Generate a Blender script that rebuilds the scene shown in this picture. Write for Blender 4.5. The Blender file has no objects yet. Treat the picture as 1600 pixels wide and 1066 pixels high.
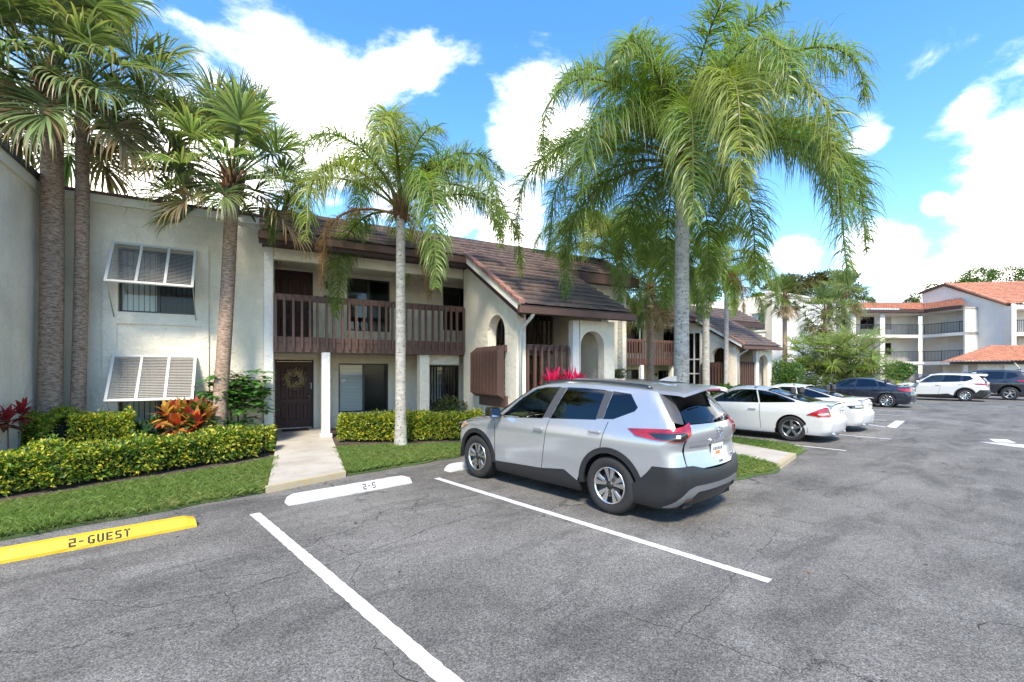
import bpy, bmesh, math, random
import numpy as np
from mathutils import Vector, Matrix
from mathutils.geometry import delaunay_2d_cdt
R_ = math.radians
scene = bpy.context.scene
col = scene.collection
rnd = random.Random(7)
# ---------------------------------------------------------------- camera
FPX, CXP, YH, CAMH = 722.0, 800.0, 580.0, 1.79
TB = math.atan((800 - 395) / FPX)             # the facade normal lies this far left of the view axis
cam_d = bpy.data.cameras.new('camera'); cam = bpy.data.objects.new('camera', cam_d); col.objects.link(cam)
cam.location = (0, 0, CAMH); cam.rotation_euler = (R_(90), 0, -TB)
cam_d.sensor_width = 36; cam_d.lens = 36 * FPX / 1600; cam_d.shift_y = (YH - 533) / 1600
cam_d.clip_end = 2000; cam_d.clip_start = 0.05
scene.camera = cam
# ---------------------------------------------------------------- light
SUN_EL, SUN_AZ = R_(50), math.atan2(-0.50, -0.86)   # azimuth measured from +Y towards +X (sun stands high behind the camera to the left, softened by thin cloud)
sun_dir = Vector((math.sin(SUN_AZ) * math.cos(SUN_EL), math.cos(SUN_AZ) * math.cos(SUN_EL), math.sin(SUN_EL)))
sd = bpy.data.lights.new('sun', 'SUN'); sd.energy = 2.4; sd.angle = R_(11); sd.color = (1.0, 0.90, 0.74)
so = bpy.data.objects.new('sun', sd); col.objects.link(so); so.rotation_euler = sun_dir.to_track_quat('Z', 'Y').to_euler()
scene.view_settings.view_transform = 'Standard'; scene.view_settings.look = 'None'
scene.view_settings.gamma = 1; scene.view_settings.use_curve_mapping = False
scene.view_settings.exposure = 1.72
world = bpy.data.worlds.new('World'); scene.world = world; world.use_nodes = True
def ray(px):
    r = (px - CXP) / FPX
    return (math.sin(TB) + math.cos(TB) * r, math.cos(TB) - math.sin(TB) * r)
def at(px, d, z=0.0):                          # a pixel column and a depth -> a point
    v = ray(px); return Vector((v[0] * d, v[1] * d, z))
def zat(py, d): return CAMH + (YH - py) * d / FPX
def G(px, py, z=0.0):                          # a pixel on the ground -> a point
    return at(px, FPX * (CAMH - z) / (py - YH), z)
PA = math.atan((800 - 140) / FPX) - TB         # the parking bays are turned against the facade
def P2W(x, y, z=0.0): return Vector((x * math.cos(PA) - y * math.sin(PA), x * math.sin(PA) + y * math.cos(PA), z))

def make_world():
    nt = world.node_tree; nt.nodes.clear()
    N = lambda t: nt.nodes.new(t)
    L = nt.links.new
    out = N('ShaderNodeOutputWorld'); bg = N('ShaderNodeBackground'); L(bg.outputs[0], out.inputs[0])
    sky = N('ShaderNodeTexSky'); sky.sky_type = 'NISHITA'; sky.sun_disc = False
    sky.sun_elevation = SUN_EL; sky.sun_rotation = SUN_AZ; sky.air_density = 1.25; sky.dust_density = 0.3; sky.ozone_density = 4.0
    tc = N('ShaderNodeTexCoord')
    def math_(op, a, b=None, clamp=False):
        m = N('ShaderNodeMath'); m.operation = op; m.use_clamp = clamp
        for i, v in enumerate((a, b)):
            if v is None: continue
            if isinstance(v, (int, float)): m.inputs[i].default_value = v
            else: L(v, m.inputs[i])
        return m.outputs[0]
    # clouds: cumulus banks at these bearings, broken up by noise, thinner ones everywhere else
    blobs = [(300, 275, .17, .9), (140, 290, .17, .9), (520, 225, .12, 1.0), (430, 110, .16, .48), (330, 60, .14, .42), (640, 95, .10, .45), (830, 215, .11, 1.0), (790, 345, .12, 1.0), (720, 330, .10, .9), (900, 195, .045, .7), (600, 290, .10, .8),
             (1350, 215, .045, .8), (1380, 395, .09, .95), (1570, 300, .075, .95), (1590, 395, .12, 1.0), (1470, 445, .08, .9), (1520, 165, .05, .55), (1240, 395, .07, .8), (1700, 330, .2, 1.0), (-200, 200, .3, 1.0), (1460, 320, .035, .8), (1595, 195, .03, .7), (1900, 300, .3, .9)]
    acc = None
    for px, py, rad, st in blobs:
        v = at(px, 1.0); d = Vector((v.x, v.y, (YH - py) / FPX)).normalized()
        vd = N('ShaderNodeVectorMath'); vd.operation = 'DISTANCE'; L(tc.outputs['Generated'], vd.inputs[0]); vd.inputs[1].default_value = d
        mr = N('ShaderNodeMapRange'); mr.interpolation_type = 'SMOOTHSTEP'; L(vd.outputs['Value'], mr.inputs[0])
        mr.inputs[1].default_value = 0; mr.inputs[2].default_value = rad * 1.35; mr.inputs[3].default_value = st; mr.inputs[4].default_value = 0
        acc = mr.outputs[0] if acc is None else math_('MAXIMUM', acc, mr.outputs[0])
    mp = N('ShaderNodeMapping'); L(tc.outputs['Generated'], mp.inputs[0]); mp.inputs['Scale'].default_value = (1, 1, 1.9); mp.inputs['Location'].default_value = (.35, .1, .2)
    n1 = N('ShaderNodeTexNoise'); L(mp.outputs[0], n1.inputs['Vector']); n1.inputs['Scale'].default_value = 5.5; n1.inputs['Detail'].default_value = 9; n1.inputs['Roughness'].default_value = .6; n1.inputs['Distortion'].default_value = .25
    n2 = N('ShaderNodeTexNoise'); L(mp.outputs[0], n2.inputs['Vector']); n2.inputs['Scale'].default_value = 2.2; n2.inputs['Detail'].default_value = 4
    field = math_('ADD', math_('MULTIPLY', acc, .78), math_('MULTIPLY', math_('SUBTRACT', n1.outputs[0], .5), 1.5))
    far = math_('MULTIPLY', math_('SUBTRACT', n2.outputs[0], .50), 1.5)      # loose cloud all round
    field = math_('ADD', field, math_('MAXIMUM', far, 0.0))
    mask = N('ShaderNodeMapRange'); mask.interpolation_type = 'SMOOTHSTEP'; L(field, mask.inputs[0])
    mask.inputs[1].default_value = .22; mask.inputs[2].default_value = .80
    n3 = N('ShaderNodeTexNoise'); L(mp.outputs[0], n3.inputs['Vector']); n3.inputs['Scale'].default_value = 7; n3.inputs['Detail'].default_value = 5
    cr = N('ShaderNodeValToRGB'); L(n3.outputs[0], cr.inputs[0])
    cr.color_ramp.elements[0].position = .3; cr.color_ramp.elements[0].color = (6.6, 6.35, 5.95, 1)
    cr.color_ramp.elements[1].position = .6; cr.color_ramp.elements[1].color = (11.0, 10.4, 9.5, 1)
    mix = N('ShaderNodeMixRGB'); L(mask.outputs[0], mix.inputs[0])
    # deeper blue, as the photograph has it
    hs = N('ShaderNodeHueSaturation'); hs.inputs['Hue'].default_value = .504; hs.inputs['Saturation'].default_value = 1.25; hs.inputs['Value'].default_value = .76; L(sky.outputs[0], hs.inputs['Color'])
    L(hs.outputs[0], mix.inputs[1]); L(cr.outputs[0], mix.inputs[2])
    L(mix.outputs[0], bg.inputs[0]); bg.inputs[1].default_value = 0.15
make_world()

# ---------------------------------------------------------------- helpers
class MB:
    """collects shapes, then links them as one mesh object"""
    def __init__(s): s.v = []; s.f = []; s.sm = []
    def add(s, vs, fs, smooth=False):
        o = len(s.v); s.v += [tuple(v) for v in vs]; s.f += [tuple(i + o for i in f) for f in fs]; s.sm += [smooth] * len(fs); return s
    def box(s, x0, x1, y0, y1, z0, z1):
        return s.add([(x0, y0, z0), (x1, y0, z0), (x1, y1, z0), (x0, y1, z0), (x0, y0, z1), (x1, y0, z1), (x1, y1, z1), (x0, y1, z1)],
                     [(0, 3, 2, 1), (4, 5, 6, 7), (0, 1, 5, 4), (1, 2, 6, 5), (2, 3, 7, 6), (3, 0, 4, 7)])
    def bbox(s, x0, x1, y0, y1, z0, z1, b=.01):            # box with bevelled edges
        c = []
        for x, dx in ((x0, b), (x1, -b)):
            for y, dy in ((y0, b), (y1, -b)):
                for z, dz in ((z0, b), (z1, -b)):
                    c.append(((x, y + dy, z + dz), (x + dx, y, z + dz), (x + dx, y + dy, z)))
        idx = lambda i, j, k, a: (i * 4 + j * 2 + k) * 3 + a
        vs = [p for t in c for p in t]; fs = []
        for i in (0, 1): fs.append([idx(i, 0, 0, 0), idx(i, 1, 0, 0), idx(i, 1, 1, 0), idx(i, 0, 1, 0)][::(-1 if i == 0 else 1)])
        for j in (0, 1): fs.append([idx(0, j, 0, 1), idx(1, j, 0, 1), idx(1, j, 1, 1), idx(0, j, 1, 1)][::(1 if j == 0 else -1)])
        for k in (0, 1): fs.append([idx(0, 0, k, 2), idx(1, 0, k, 2), idx(1, 1, k, 2), idx(0, 1, k, 2)][::(-1 if k == 0 else 1)])
        for i in (0, 1):
            for j in (0, 1): fs.append([idx(i, j, 0, 0), idx(i, j, 0, 1), idx(i, j, 1, 1), idx(i, j, 1, 0)][::(1 if i == j else -1)])
            for k in (0, 1): fs.append([idx(i, 0, k, 0), idx(i, 1, k, 0), idx(i, 1, k, 2), idx(i, 0, k, 2)][::(1 if i == k else -1)])
        for j in (0, 1):
            for k in (0, 1): fs.append([idx(0, j, k, 1), idx(1, j, k, 1), idx(1, j, k, 2), idx(0, j, k, 2)][::(-1 if j == k else 1)])
        for i in (0, 1):
            for j in (0, 1):
                for k in (0, 1): fs.append([idx(i, j, k, 0), idx(i, j, k, 1), idx(i, j, k, 2)][::(1 if (i + j + k) % 2 else -1)])
        return s.add(vs, fs)
    def prism(s, poly, axis, a0, a1):
        """a 2-D outline pushed along an axis: 'x' takes (y,z), 'y' takes (x,z), 'z' takes (x,y)"""
        n = len(poly)
        def p(q, a): return {'x': (a, q[0], q[1]), 'y': (q[0], a, q[1]), 'z': (q[0], q[1], a)}[axis]
        vs = [p(q, a0) for q in poly] + [p(q, a1) for q in poly]
        fs = [tuple(range(n)), tuple(range(2 * n - 1, n - 1, -1))] + [(i, i + n, (i + 1) % n + n, (i + 1) % n) for i in range(n)]
        return s.add(vs, fs)
    def tube(s, pts, rad, n=8, cap=True, smooth=True):
        pts = [Vector(p) for p in pts]; m = len(pts)
        if isinstance(rad, (int, float)): rad = [rad] * m
        vs = []; ref = None
        for i, p in enumerate(pts):
            t = (pts[min(i + 1, m - 1)] - pts[max(i - 1, 0)]).normalized()
            if ref is None: ref = Vector((1, 0, 0)) if abs(t.x) < .8 else Vector((0, 1, 0))
            u = (ref - t * ref.dot(t)).normalized(); ref = u; w = t.cross(u)
            for k in range(n):
                a = 2 * math.pi * k / n; vs.append(p + (u * math.cos(a) + w * math.sin(a)) * rad[i])
        fs = [(i * n + k, i * n + (k + 1) % n, (i + 1) * n + (k + 1) % n, (i + 1) * n + k) for i in range(m - 1) for k in range(n)]
        s.add(vs, fs, smooth)
        if cap:
            o = len(s.v) - m * n; s.f += [tuple(o + k for k in reversed(range(n))), tuple(o + (m - 1) * n + k for k in range(n))]; s.sm += [False, False]
        return s
    def lathe(s, prof, axis='z', c=(0, 0, 0), n=24, smooth=True):
        """profile of (radius, height) pairs turned about an axis"""
        vs = []; m = len(prof)
        for r, hgt in prof:
            for k in range(n):
                a = 2 * math.pi * k / n; p, q = r * math.cos(a), r * math.sin(a)
                vs.append({'z': (c[0] + p, c[1] + q, c[2] + hgt), 'y': (c[0] + p, c[1] + hgt, c[2] + q), 'x': (c[0] + hgt, c[1] + p, c[2] + q)}[axis])
        fs = [(i * n + k, i * n + (k + 1) % n, (i + 1) * n + (k + 1) % n, (i + 1) * n + k) for i in range(m - 1) for k in range(n)]
        return s.add(vs, fs, smooth)
    def mesh(s, name='m'):
        me = bpy.data.meshes.new(name); me.from_pydata(s.v, [], s.f)
        if any(s.sm): me.polygons.foreach_set('use_smooth', s.sm)
        me.validate(); me.update()
        if getattr(s, 'vn', None) and len(me.vertices) == len(s.vn): me.normals_split_custom_set_from_vertices(s.vn)
        return me
    def build(s, name, mat, parent=None, local=False):
        return link(name, s.mesh(name), mat, parent, local)
def fix_normals(me):
    bm = bmesh.new(); bm.from_mesh(me); bmesh.ops.recalc_face_normals(bm, faces=bm.faces); bm.to_mesh(me); bm.free(); return me
def link(name, me, mat, parent=None, local=False):
    if isinstance(parent, tuple): me.transform(parent[1]); parent, local = parent[0], False
    if mat is not None and not me.materials: me.materials.append(mat)
    o = bpy.data.objects.new(name, me); col.objects.link(o)
    if parent is not None:
        o.parent = parent
        if not local: o.matrix_parent_inverse = wm(parent).inverted()
    return o
def wm(o):
    m = o.matrix_basis.copy()
    return wm(o.parent) @ o.matrix_parent_inverse @ m if o.parent else m
def thing(name, label, cat, loc=(0, 0, 0), rz=0.0, group=None):
    o = bpy.data.objects.new(name, None); col.objects.link(o); o.location = loc; o.rotation_euler = (0, 0, rz); o.empty_display_size = .2
    return tag(o, label, cat, group)
def tag(o, label, cat, group=None):
    o['label'] = label; o['category'] = cat
    if group: o['group'] = group
    return o
def structure(o): o['kind'] = 'structure'; return o
def stuff(o): o['kind'] = 'stuff'; return o
def np_mesh(name, verts, faces_flat, loop_tot, mat, colors=None, smooth=False):
    """fast mesh from arrays; colors per vertex go to attribute 'tint'"""
    me = bpy.data.meshes.new(name); nv = len(verts); nf = len(loop_tot)
    me.vertices.add(nv); me.vertices.foreach_set('co', np.asarray(verts, dtype=np.float32).ravel())
    me.loops.add(len(faces_flat)); me.loops.foreach_set('vertex_index', np.asarray(faces_flat, dtype=np.int32))
    me.polygons.add(nf); starts = np.concatenate(([0], np.cumsum(loop_tot)[:-1])).astype(np.int32)
    me.polygons.foreach_set('loop_start', starts)
    if smooth: me.polygons.foreach_set('use_smooth', np.ones(nf, dtype=bool))
    if colors is not None:
        a = me.color_attributes.new('tint', 'FLOAT_COLOR', 'POINT'); c = np.ones((nv, 4), dtype=np.float32); c[:, :3] = colors; a.data.foreach_set('color', c.ravel())
    me.update(calc_edges=True); me.validate()
    if mat: me.materials.append(mat)
    return me
def text_mesh(body, size, extrude=.002, space=1.0, bold=0.0):
    cu = bpy.data.curves.new('txt', 'FONT'); cu.body = body; cu.size = size; cu.extrude = extrude; cu.align_x = 'CENTER'; cu.align_y = 'CENTER'; cu.space_character = space; cu.offset = bold
    o = bpy.data.objects.new('txt', cu); col.objects.link(o)
    dg = bpy.context.evaluated_depsgraph_get(); me = bpy.data.meshes.new_from_object(o.evaluated_get(dg)); col.objects.unlink(o); bpy.data.objects.remove(o); bpy.data.curves.remove(cu)
    return me
# ---------------------------------------------------------------- materials
def mk(name):
    m = bpy.data.materials.new(name); m.use_nodes = True; nt = m.node_tree
    return m, nt, nt.nodes['Principled BSDF']
def nn(nt, t, **kw):
    n = nt.nodes.new(t)
    for k, v in kw.items():
        if k in n.inputs: n.inputs[k].default_value = v
        else: setattr(n, k, v)
    return n
def noise(nt, vec, scale, detail=4, rough=.55, dist=0):
    n = nn(nt, 'ShaderNodeTexNoise', Scale=scale, Detail=detail, Roughness=rough, Distortion=dist); nt.links.new(vec, n.inputs['Vector']); return n.outputs[0]
def ramp(nt, fac, stops):
    r = nt.nodes.new('ShaderNodeValToRGB'); nt.links.new(fac, r.inputs[0]); e = r.color_ramp.elements
    while len(e) < len(stops): e.new(.5)
    for i, (p, c) in enumerate(stops): e[i].position = p; e[i].color = (c, c, c, 1) if isinstance(c, (int, float)) else (*c, 1)
    return r.outputs[0]
def mixc(nt, fac, a, b, mode='MIX'):
    m = nt.nodes.new('ShaderNodeMixRGB'); m.blend_type = mode
    for i, v in enumerate((fac, a, b)):
        if isinstance(v, (int, float)): m.inputs[i].default_value = v if i == 0 else (v, v, v, 1)
        elif isinstance(v, tuple): m.inputs[i].default_value = (*v, 1)
        else: nt.links.new(v, m.inputs[i])
    return m.outputs[0]
def bump(nt, b, hgt, strength=.3, dist=.02, prev=None):
    n = nn(nt, 'ShaderNodeBump', Strength=strength, Distance=dist); nt.links.new(hgt, n.inputs['Height'])
    if prev is not None: nt.links.new(prev, n.inputs['Normal'])
    nt.links.new(n.outputs[0], b.inputs['Normal']); return n.outputs[0]
def objco(nt): return nt.nodes.new('ShaderNodeTexCoord').outputs['Object']
def geopos(nt): return nt.nodes.new('ShaderNodeNewGeometry').outputs['Position']
def simple(name, c, rough=.5, metal=0.0, var=.0, vscale=3.0, bmp=0.0, bscale=60.0, coat=0.0, spec=.5):
    m, nt, b = mk(name); b.inputs['Roughness'].default_value = rough; b.inputs['Metallic'].default_value = metal
    b.inputs['Coat Weight'].default_value = coat; b.inputs['Coat Roughness'].default_value = .03; b.inputs['Specular IOR Level'].default_value = spec
    b.inputs['Base Color'].default_value = (*c, 1)
    if var or bmp: p = geopos(nt)
    if var:
        f = noise(nt, p, vscale, 5)
        nt.links.new(mixc(nt, f, tuple(x * (1 - var) for x in c), tuple(min(1, x * (1 + var)) for x in c)), b.inputs['Base Color'])
    if bmp: bump(nt, b, noise(nt, p, bscale, 3), bmp, .01)
    return m
def stucco(name, c, grime=.25, rough_scale=1.0):
    m, nt, b = mk(name); p = geopos(nt); b.inputs['Roughness'].default_value = .85; b.inputs['Specular IOR Level'].default_value = .2
    big = noise(nt, p, .9, 5, .6); fine = noise(nt, p, 14, 4)
    mp = nn(nt, 'ShaderNodeMapping', Scale=(1, 1, .12)); nt.links.new(p, mp.inputs[0]); streak = noise(nt, mp.outputs[0], 5, 5, .6)
    c0 = tuple(x * (1 - grime) for x in c)
    k = mixc(nt, ramp(nt, big, [(.3, 0.0), (.65, 1.0)]), c0, c)
    k = mixc(nt, ramp(nt, streak, [(.52, 0.0), (.8, .45)]), k, tuple(x * .72 for x in c))
    k = mixc(nt, ramp(nt, fine, [(.3, .12), (.6, 0.0)]), k, tuple(x * .8 for x in c))
    nt.links.new(k, b.inputs['Base Color'])
    n1 = bump(nt, b, noise(nt, p, 6 * rough_scale, 5, .62, 1.2), .85, .045)
    bump(nt, b, noise(nt, p, 55, 3), .35, .006, n1)
    return m
MAT = {}
MAT['stucco'] = stucco('cream_stucco', (.88, .79, .64))
MAT['stucco_side'] = stucco('pale_grey_stucco', (.90, .81, .68))
MAT['stucco_white'] = stucco('white_stucco', (.80, .78, .74), .12)
MAT['stucco_far'] = stucco('far_white_stucco', (.68, .64, .58), .10)
MAT['stucco_tan'] = stucco('tan_stucco', (.56, .49, .38), .15)
MAT['trim'] = simple('cream_trim', (.74, .70, .61), .6, var=.08, bmp=.1)
MAT['white_metal'] = simple('white_painted_metal', (.62, .60, .55), .42, var=.07, vscale=9)
MAT['shutter'] = simple('grey_louver', (.36, .34, .31), .55, var=.16, vscale=6)
def wood(name, c):
    m, nt, b = mk(name); p = geopos(nt); b.inputs['Roughness'].default_value = .62
    mp = nn(nt, 'ShaderNodeMapping', Scale=(1, 1, .15)); nt.links.new(p, mp.inputs[0])
    g = noise(nt, mp.outputs[0], 28, 4); w = noise(nt, p, 2.5, 4)
    k = mixc(nt, g, tuple(x * .7 for x in c), tuple(x * 1.25 for x in c)); k = mixc(nt, ramp(nt, w, [(.55, 0.0), (.8, .4)]), k, tuple(x * 1.6 + .015 for x in c))
    nt.links.new(k, b.inputs['Base Color']); bump(nt, b, g, .25, .006); return m
MAT['brown'] = wood('brown_painted_wood', (.108, .056, .041))
MAT['darkbrown'] = wood('dark_brown_wood', (.054, .029, .022))
MAT['door'] = wood('brown_door_paint', (.060, .024, .019))
MAT['blackmetal'] = simple('black_painted_metal', (.018, .018, .020), .45)
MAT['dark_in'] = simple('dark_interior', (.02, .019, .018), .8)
MAT['floor_in'] = simple('concrete_slab', (.42, .39, .34), .8, var=.15, vscale=2, bmp=.1)
def tiles(name, c, wear, spread=.25):
    m, nt, b = mk(name); p = geopos(nt); b.inputs['Roughness'].default_value = .68
    v = nn(nt, 'ShaderNodeTexVoronoi', Scale=3.2); nt.links.new(p, v.inputs['Vector'])
    f = noise(nt, p, 7, 5, .6); h_ = nn(nt, 'ShaderNodeSeparateColor'); nt.links.new(v.outputs['Color'], h_.inputs[0])
    k = mixc(nt, h_.outputs[0], tuple(x * (1 - spread) for x in c), tuple(x * (1 + spread) for x in c))
    k = mixc(nt, ramp(nt, f, [(.45, 0.0), (.75, .7)]), k, wear); nt.links.new(k, b.inputs['Base Color']); bump(nt, b, noise(nt, p, 40, 3), .3, .01); return m
MAT['rooftile'] = tiles('brown_concrete_tile', (.10, .066, .053), (.20, .152, .128))
MAT['ridgetile'] = tiles('red_brown_rake_tile', (.26, .125, .095), (.32, .19, .15))
MAT['orangetile'] = tiles('terracotta_tile', (.40, .165, .095), (.46, .25, .165))
def glass_mat(name, tint, refl=1.6, rough=.01):
    m, nt, b = mk(name); out = nt.nodes['Material Output']; nt.nodes.remove(b)
    tr = nn(nt, 'ShaderNodeBsdfTransparent'); tr.inputs[0].default_value = (*tint, 1)
    gl = nn(nt, 'ShaderNodeBsdfGlossy', Roughness=rough); fr = nn(nt, 'ShaderNodeFresnel', IOR=refl)
    mx = nt.nodes.new('ShaderNodeMixShader'); nt.links.new(fr.outputs[0], mx.inputs[0]); nt.links.new(tr.outputs[0], mx.inputs[1]); nt.links.new(gl.outputs[0], mx.inputs[2])
    nt.links.new(mx.outputs[0], out.inputs[0]); return m
MAT['pane'] = glass_mat('window_glass', (.90, .91, .90), 1.42)
MAT['screen'] = glass_mat('insect_screen_glass', (.42, .42, .42), 1.35, .12)
MAT['glass'] = glass_mat('car_glass_clear', (.50, .56, .53), 1.75)
MAT['glass_dark'] = glass_mat('car_glass_privacy', (.055, .06, .062), 1.8)
def leafmat(name, trans=.45, rough=.42, gain=1.0):
    m, nt, b = mk(name); out = nt.nodes['Material Output']
    a = nt.nodes.new('ShaderNodeVertexColor'); a.layer_name = 'tint'
    b.inputs['Roughness'].default_value = rough; b.inputs['Specular IOR Level'].default_value = .4
    nt.links.new(a.outputs[0], b.inputs['Base Color'])
    t = nt.nodes.new('ShaderNodeBsdfTranslucent')
    nt.links.new(mixc(nt, 1.0, a.outputs[0], (1.5 * gain, 1.6 * gain, .75 * gain), 'MULTIPLY'), t.inputs[0])
    mx = nn(nt, 'ShaderNodeMixShader'); mx.inputs[0].default_value = trans
    nt.links.new(b.outputs[0], mx.inputs[1]); nt.links.new(t.outputs[0], mx.inputs[2]); nt.links.new(mx.outputs[0], out.inputs[0]); return m
MAT['leaf'] = leafmat('leaf'); MAT['palm_leaf'] = leafmat('palm_leaf', .42, .38); MAT['grass_blade'] = leafmat('grass_blade', .5, .6)
def bark(name, c0, c1, rings=26.0, spots=0.0):
    m, nt, b = mk(name); p = geopos(nt); b.inputs['Roughness'].default_value = .9
    mp = nn(nt, 'ShaderNodeMapping', Scale=(1, 1, 3.2)); nt.links.new(p, mp.inputs[0])
    f = noise(nt, mp.outputs[0], rings * .38, 6, .7); g = noise(nt, p, 2.0, 4); fine = noise(nt, mp.outputs[0], rings, 4, .7)
    k = mixc(nt, ramp(nt, f, [(.38, 0.0), (.6, 1.0)]), c0, c1)
    k = mixc(nt, ramp(nt, g, [(.45, 0.0), (.7, .5)]), k, tuple(x * .55 for x in c1))
    if spots:
        v = nn(nt, 'ShaderNodeTexVoronoi', Scale=13.0); nt.links.new(p, v.inputs['Vector']); k = mixc(nt, ramp(nt, v.outputs['Distance'], [(.16, spots), (.26, 0.0)]), k, (.06, .05, .045))
    nt.links.new(k, b.inputs['Base Color']); bump(nt, b, fine, .8, .02); return m
MAT['sabal_bark'] = bark('cabbage_palm_bark', (.14, .085, .058), (.47, .34, .25), 30)
MAT['queen_bark'] = bark('queen_palm_bark', (.27, .25, .215), (.50, .47, .41), 14, .8)
MAT['boot'] = simple('palm_leaf_base', (.15, .075, .035), .9, var=.45, vscale=14, bmp=.6)
MAT['twig'] = simple('woody_stem', (.16, .12, .085), .9, var=.3, vscale=12, bmp=.5)
# ================================================================ ground
def asphalt_mat():
    m, nt, b = mk('worn_asphalt'); p = geopos(nt); b.inputs['Specular IOR Level'].default_value = .25
    rot = nn(nt, 'ShaderNodeMapping', Rotation=(0, 0, -PA)); nt.links.new(p, rot.inputs[0]); q = rot.outputs[0]
    base = ramp(nt, noise(nt, q, .55, 6, .6), [(.3, (.090, .085, .077)), (.5, (.138, .131, .119)), (.72, (.195, .185, .168))])
    st = nn(nt, 'ShaderNodeMapping', Scale=(.5, 1.5, 1)); nt.links.new(q, st.inputs[0])
    base = mixc(nt, ramp(nt, noise(nt, st.outputs[0], 1.1, 5, .65, .6), [(.49, 0.0), (.66, .62)]), base, (.050, .048, .045))      # tyre marks and oil
    base = mixc(nt, ramp(nt, noise(nt, q, 2.6, 5, .7), [(.55, 0.0), (.8, .4)]), base, (.27, .262, .247))
    sp = nn(nt, 'ShaderNodeTexVoronoi', Scale=105.0); nt.links.new(q, sp.inputs['Vector'])
    sc = nn(nt, 'ShaderNodeSeparateColor'); nt.links.new(sp.outputs['Color'], sc.inputs[0])
    base = mixc(nt, .85, base, ramp(nt, sc.outputs[0], [(.0, .22), (.5, .5), (.93, .78), (1.0, 1.0)]), 'OVERLAY')
    sp2 = noise(nt, q, 190, 3, .7); base = mixc(nt, .6, base, ramp(nt, sp2, [(.3, .25), (.7, .8)]), 'OVERLAY')
    # cracks
    wob = nn(nt, 'ShaderNodeTexNoise', Scale=1.7, Detail=6.0, Roughness=.65); nt.links.new(q, wob.inputs['Vector'])
    add = nn(nt, 'ShaderNodeVectorMath', operation='MULTIPLY_ADD'); nt.links.new(wob.outputs['Color'], add.inputs[0]); add.inputs[1].default_value = (.95, .95, 0); nt.links.new(q, add.inputs[2])
    cv = nn(nt, 'ShaderNodeTexVoronoi', Scale=.62, feature='DISTANCE_TO_EDGE'); nt.links.new(add.outputs[0], cv.inputs['Vector'])
    crack = ramp(nt, cv.outputs['Distance'], [(.0, 1.0), (.0058, 0.0)])
    keep = ramp(nt, noise(nt, q, .42, 3), [(.46, 0.0), (.56, 1.0)])
    cf = mixc(nt, 1.0, crack, keep, 'MULTIPLY')
    base = mixc(nt, cf, base, (.02, .02, .02)); nt.links.new(base, b.inputs['Base Color'])
    nt.links.new(ramp(nt, noise(nt, q, 3, 3), [(.3, .78), (.7, .95)]), b.inputs['Roughness'])
    hgt = mixc(nt, .5, ramp(nt, sp.outputs['Distance'], [(0.0, 1.0), (.7, 0.0)]), sp2); hgt = mixc(nt, cf, hgt, 0.0)
    bump(nt, b, hgt, .55, .008); return m
MAT['asphalt'] = asphalt_mat()
def soil_mat(name, c0, c1, c2):
    m, nt, b = mk(name); p = geopos(nt); b.inputs['Roughness'].default_value = .95
    k = ramp(nt, noise(nt, p, 2.2, 6, .7), [(.35, c0), (.52, c1), (.7, c2)])
    k = mixc(nt, .5, k, ramp(nt, noise(nt, p, 60, 3, .8), [(.3, .3), (.7, .75)]), 'OVERLAY'); nt.links.new(k, b.inputs['Base Color']); bump(nt, b, noise(nt, p, 35, 4, .7), .8, .03); return m
MAT['turf'] = soil_mat('turf', (.075, .085, .03), (.065, .11, .025), (.10, .135, .035))
MAT['mulch'] = soil_mat('mulch', (.045, .032, .024), (.075, .05, .036), (.14, .10, .075))
def paint_mat(name, c, under=(.16, .16, .16), chip=.66):
    m, nt, b = mk(name); p = geopos(nt); b.inputs['Roughness'].default_value = .6
    k = mixc(nt, ramp(nt, noise(nt, p, 22, 6, .75), [(chip, 0.0), (chip + .08, .8)]), c, under); k = mixc(nt, ramp(nt, noise(nt, p, 3, 5), [(.4, 0.0), (.8, .28)]), k, tuple(x * .6 for x in c))
    nt.links.new(k, b.inputs['Base Color']); bump(nt, b, noise(nt, p, 110, 3), .4, .005); return m
MAT['white_paint'] = paint_mat('white_road_paint', (.55, .545, .53), (.13, .128, .12), .60)
MAT['stop_white'] = paint_mat('white_painted_concrete', (.56, .555, .54), (.30, .29, .275), .62)
MAT['stop_yellow'] = paint_mat('yellow_painted_concrete', (.66, .41, .018), (.42, .33, .14), .64)
MAT['kerb_yellow'] = paint_mat('worn_yellow_paint', (.48, .36, .13), (.40, .36, .30), .42)
MAT['stencil'] = simple('stencil_black', (.02, .02, .02), .8, var=.3, vscale=40)
def concrete_mat():
    m, nt, b = mk('walk_concrete'); p = geopos(nt); b.inputs['Roughness'].default_value = .85
    k = ramp(nt, noise(nt, p, 1.3, 6, .65), [(.3, (.31, .275, .235)), (.55, (.42, .385, .335)), (.75, (.47, .435, .385))])
    k = mixc(nt, ramp(nt, noise(nt, p, 4.5, 5, .7), [(.60, 0.0), (.74, .4)]), k, (.25, .21, .18)); nt.links.new(k, b.inputs['Base Color']); bump(nt, b, noise(nt, p, 80, 3), .3, .005); return m
MAT['concrete'] = concrete_mat()

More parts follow.
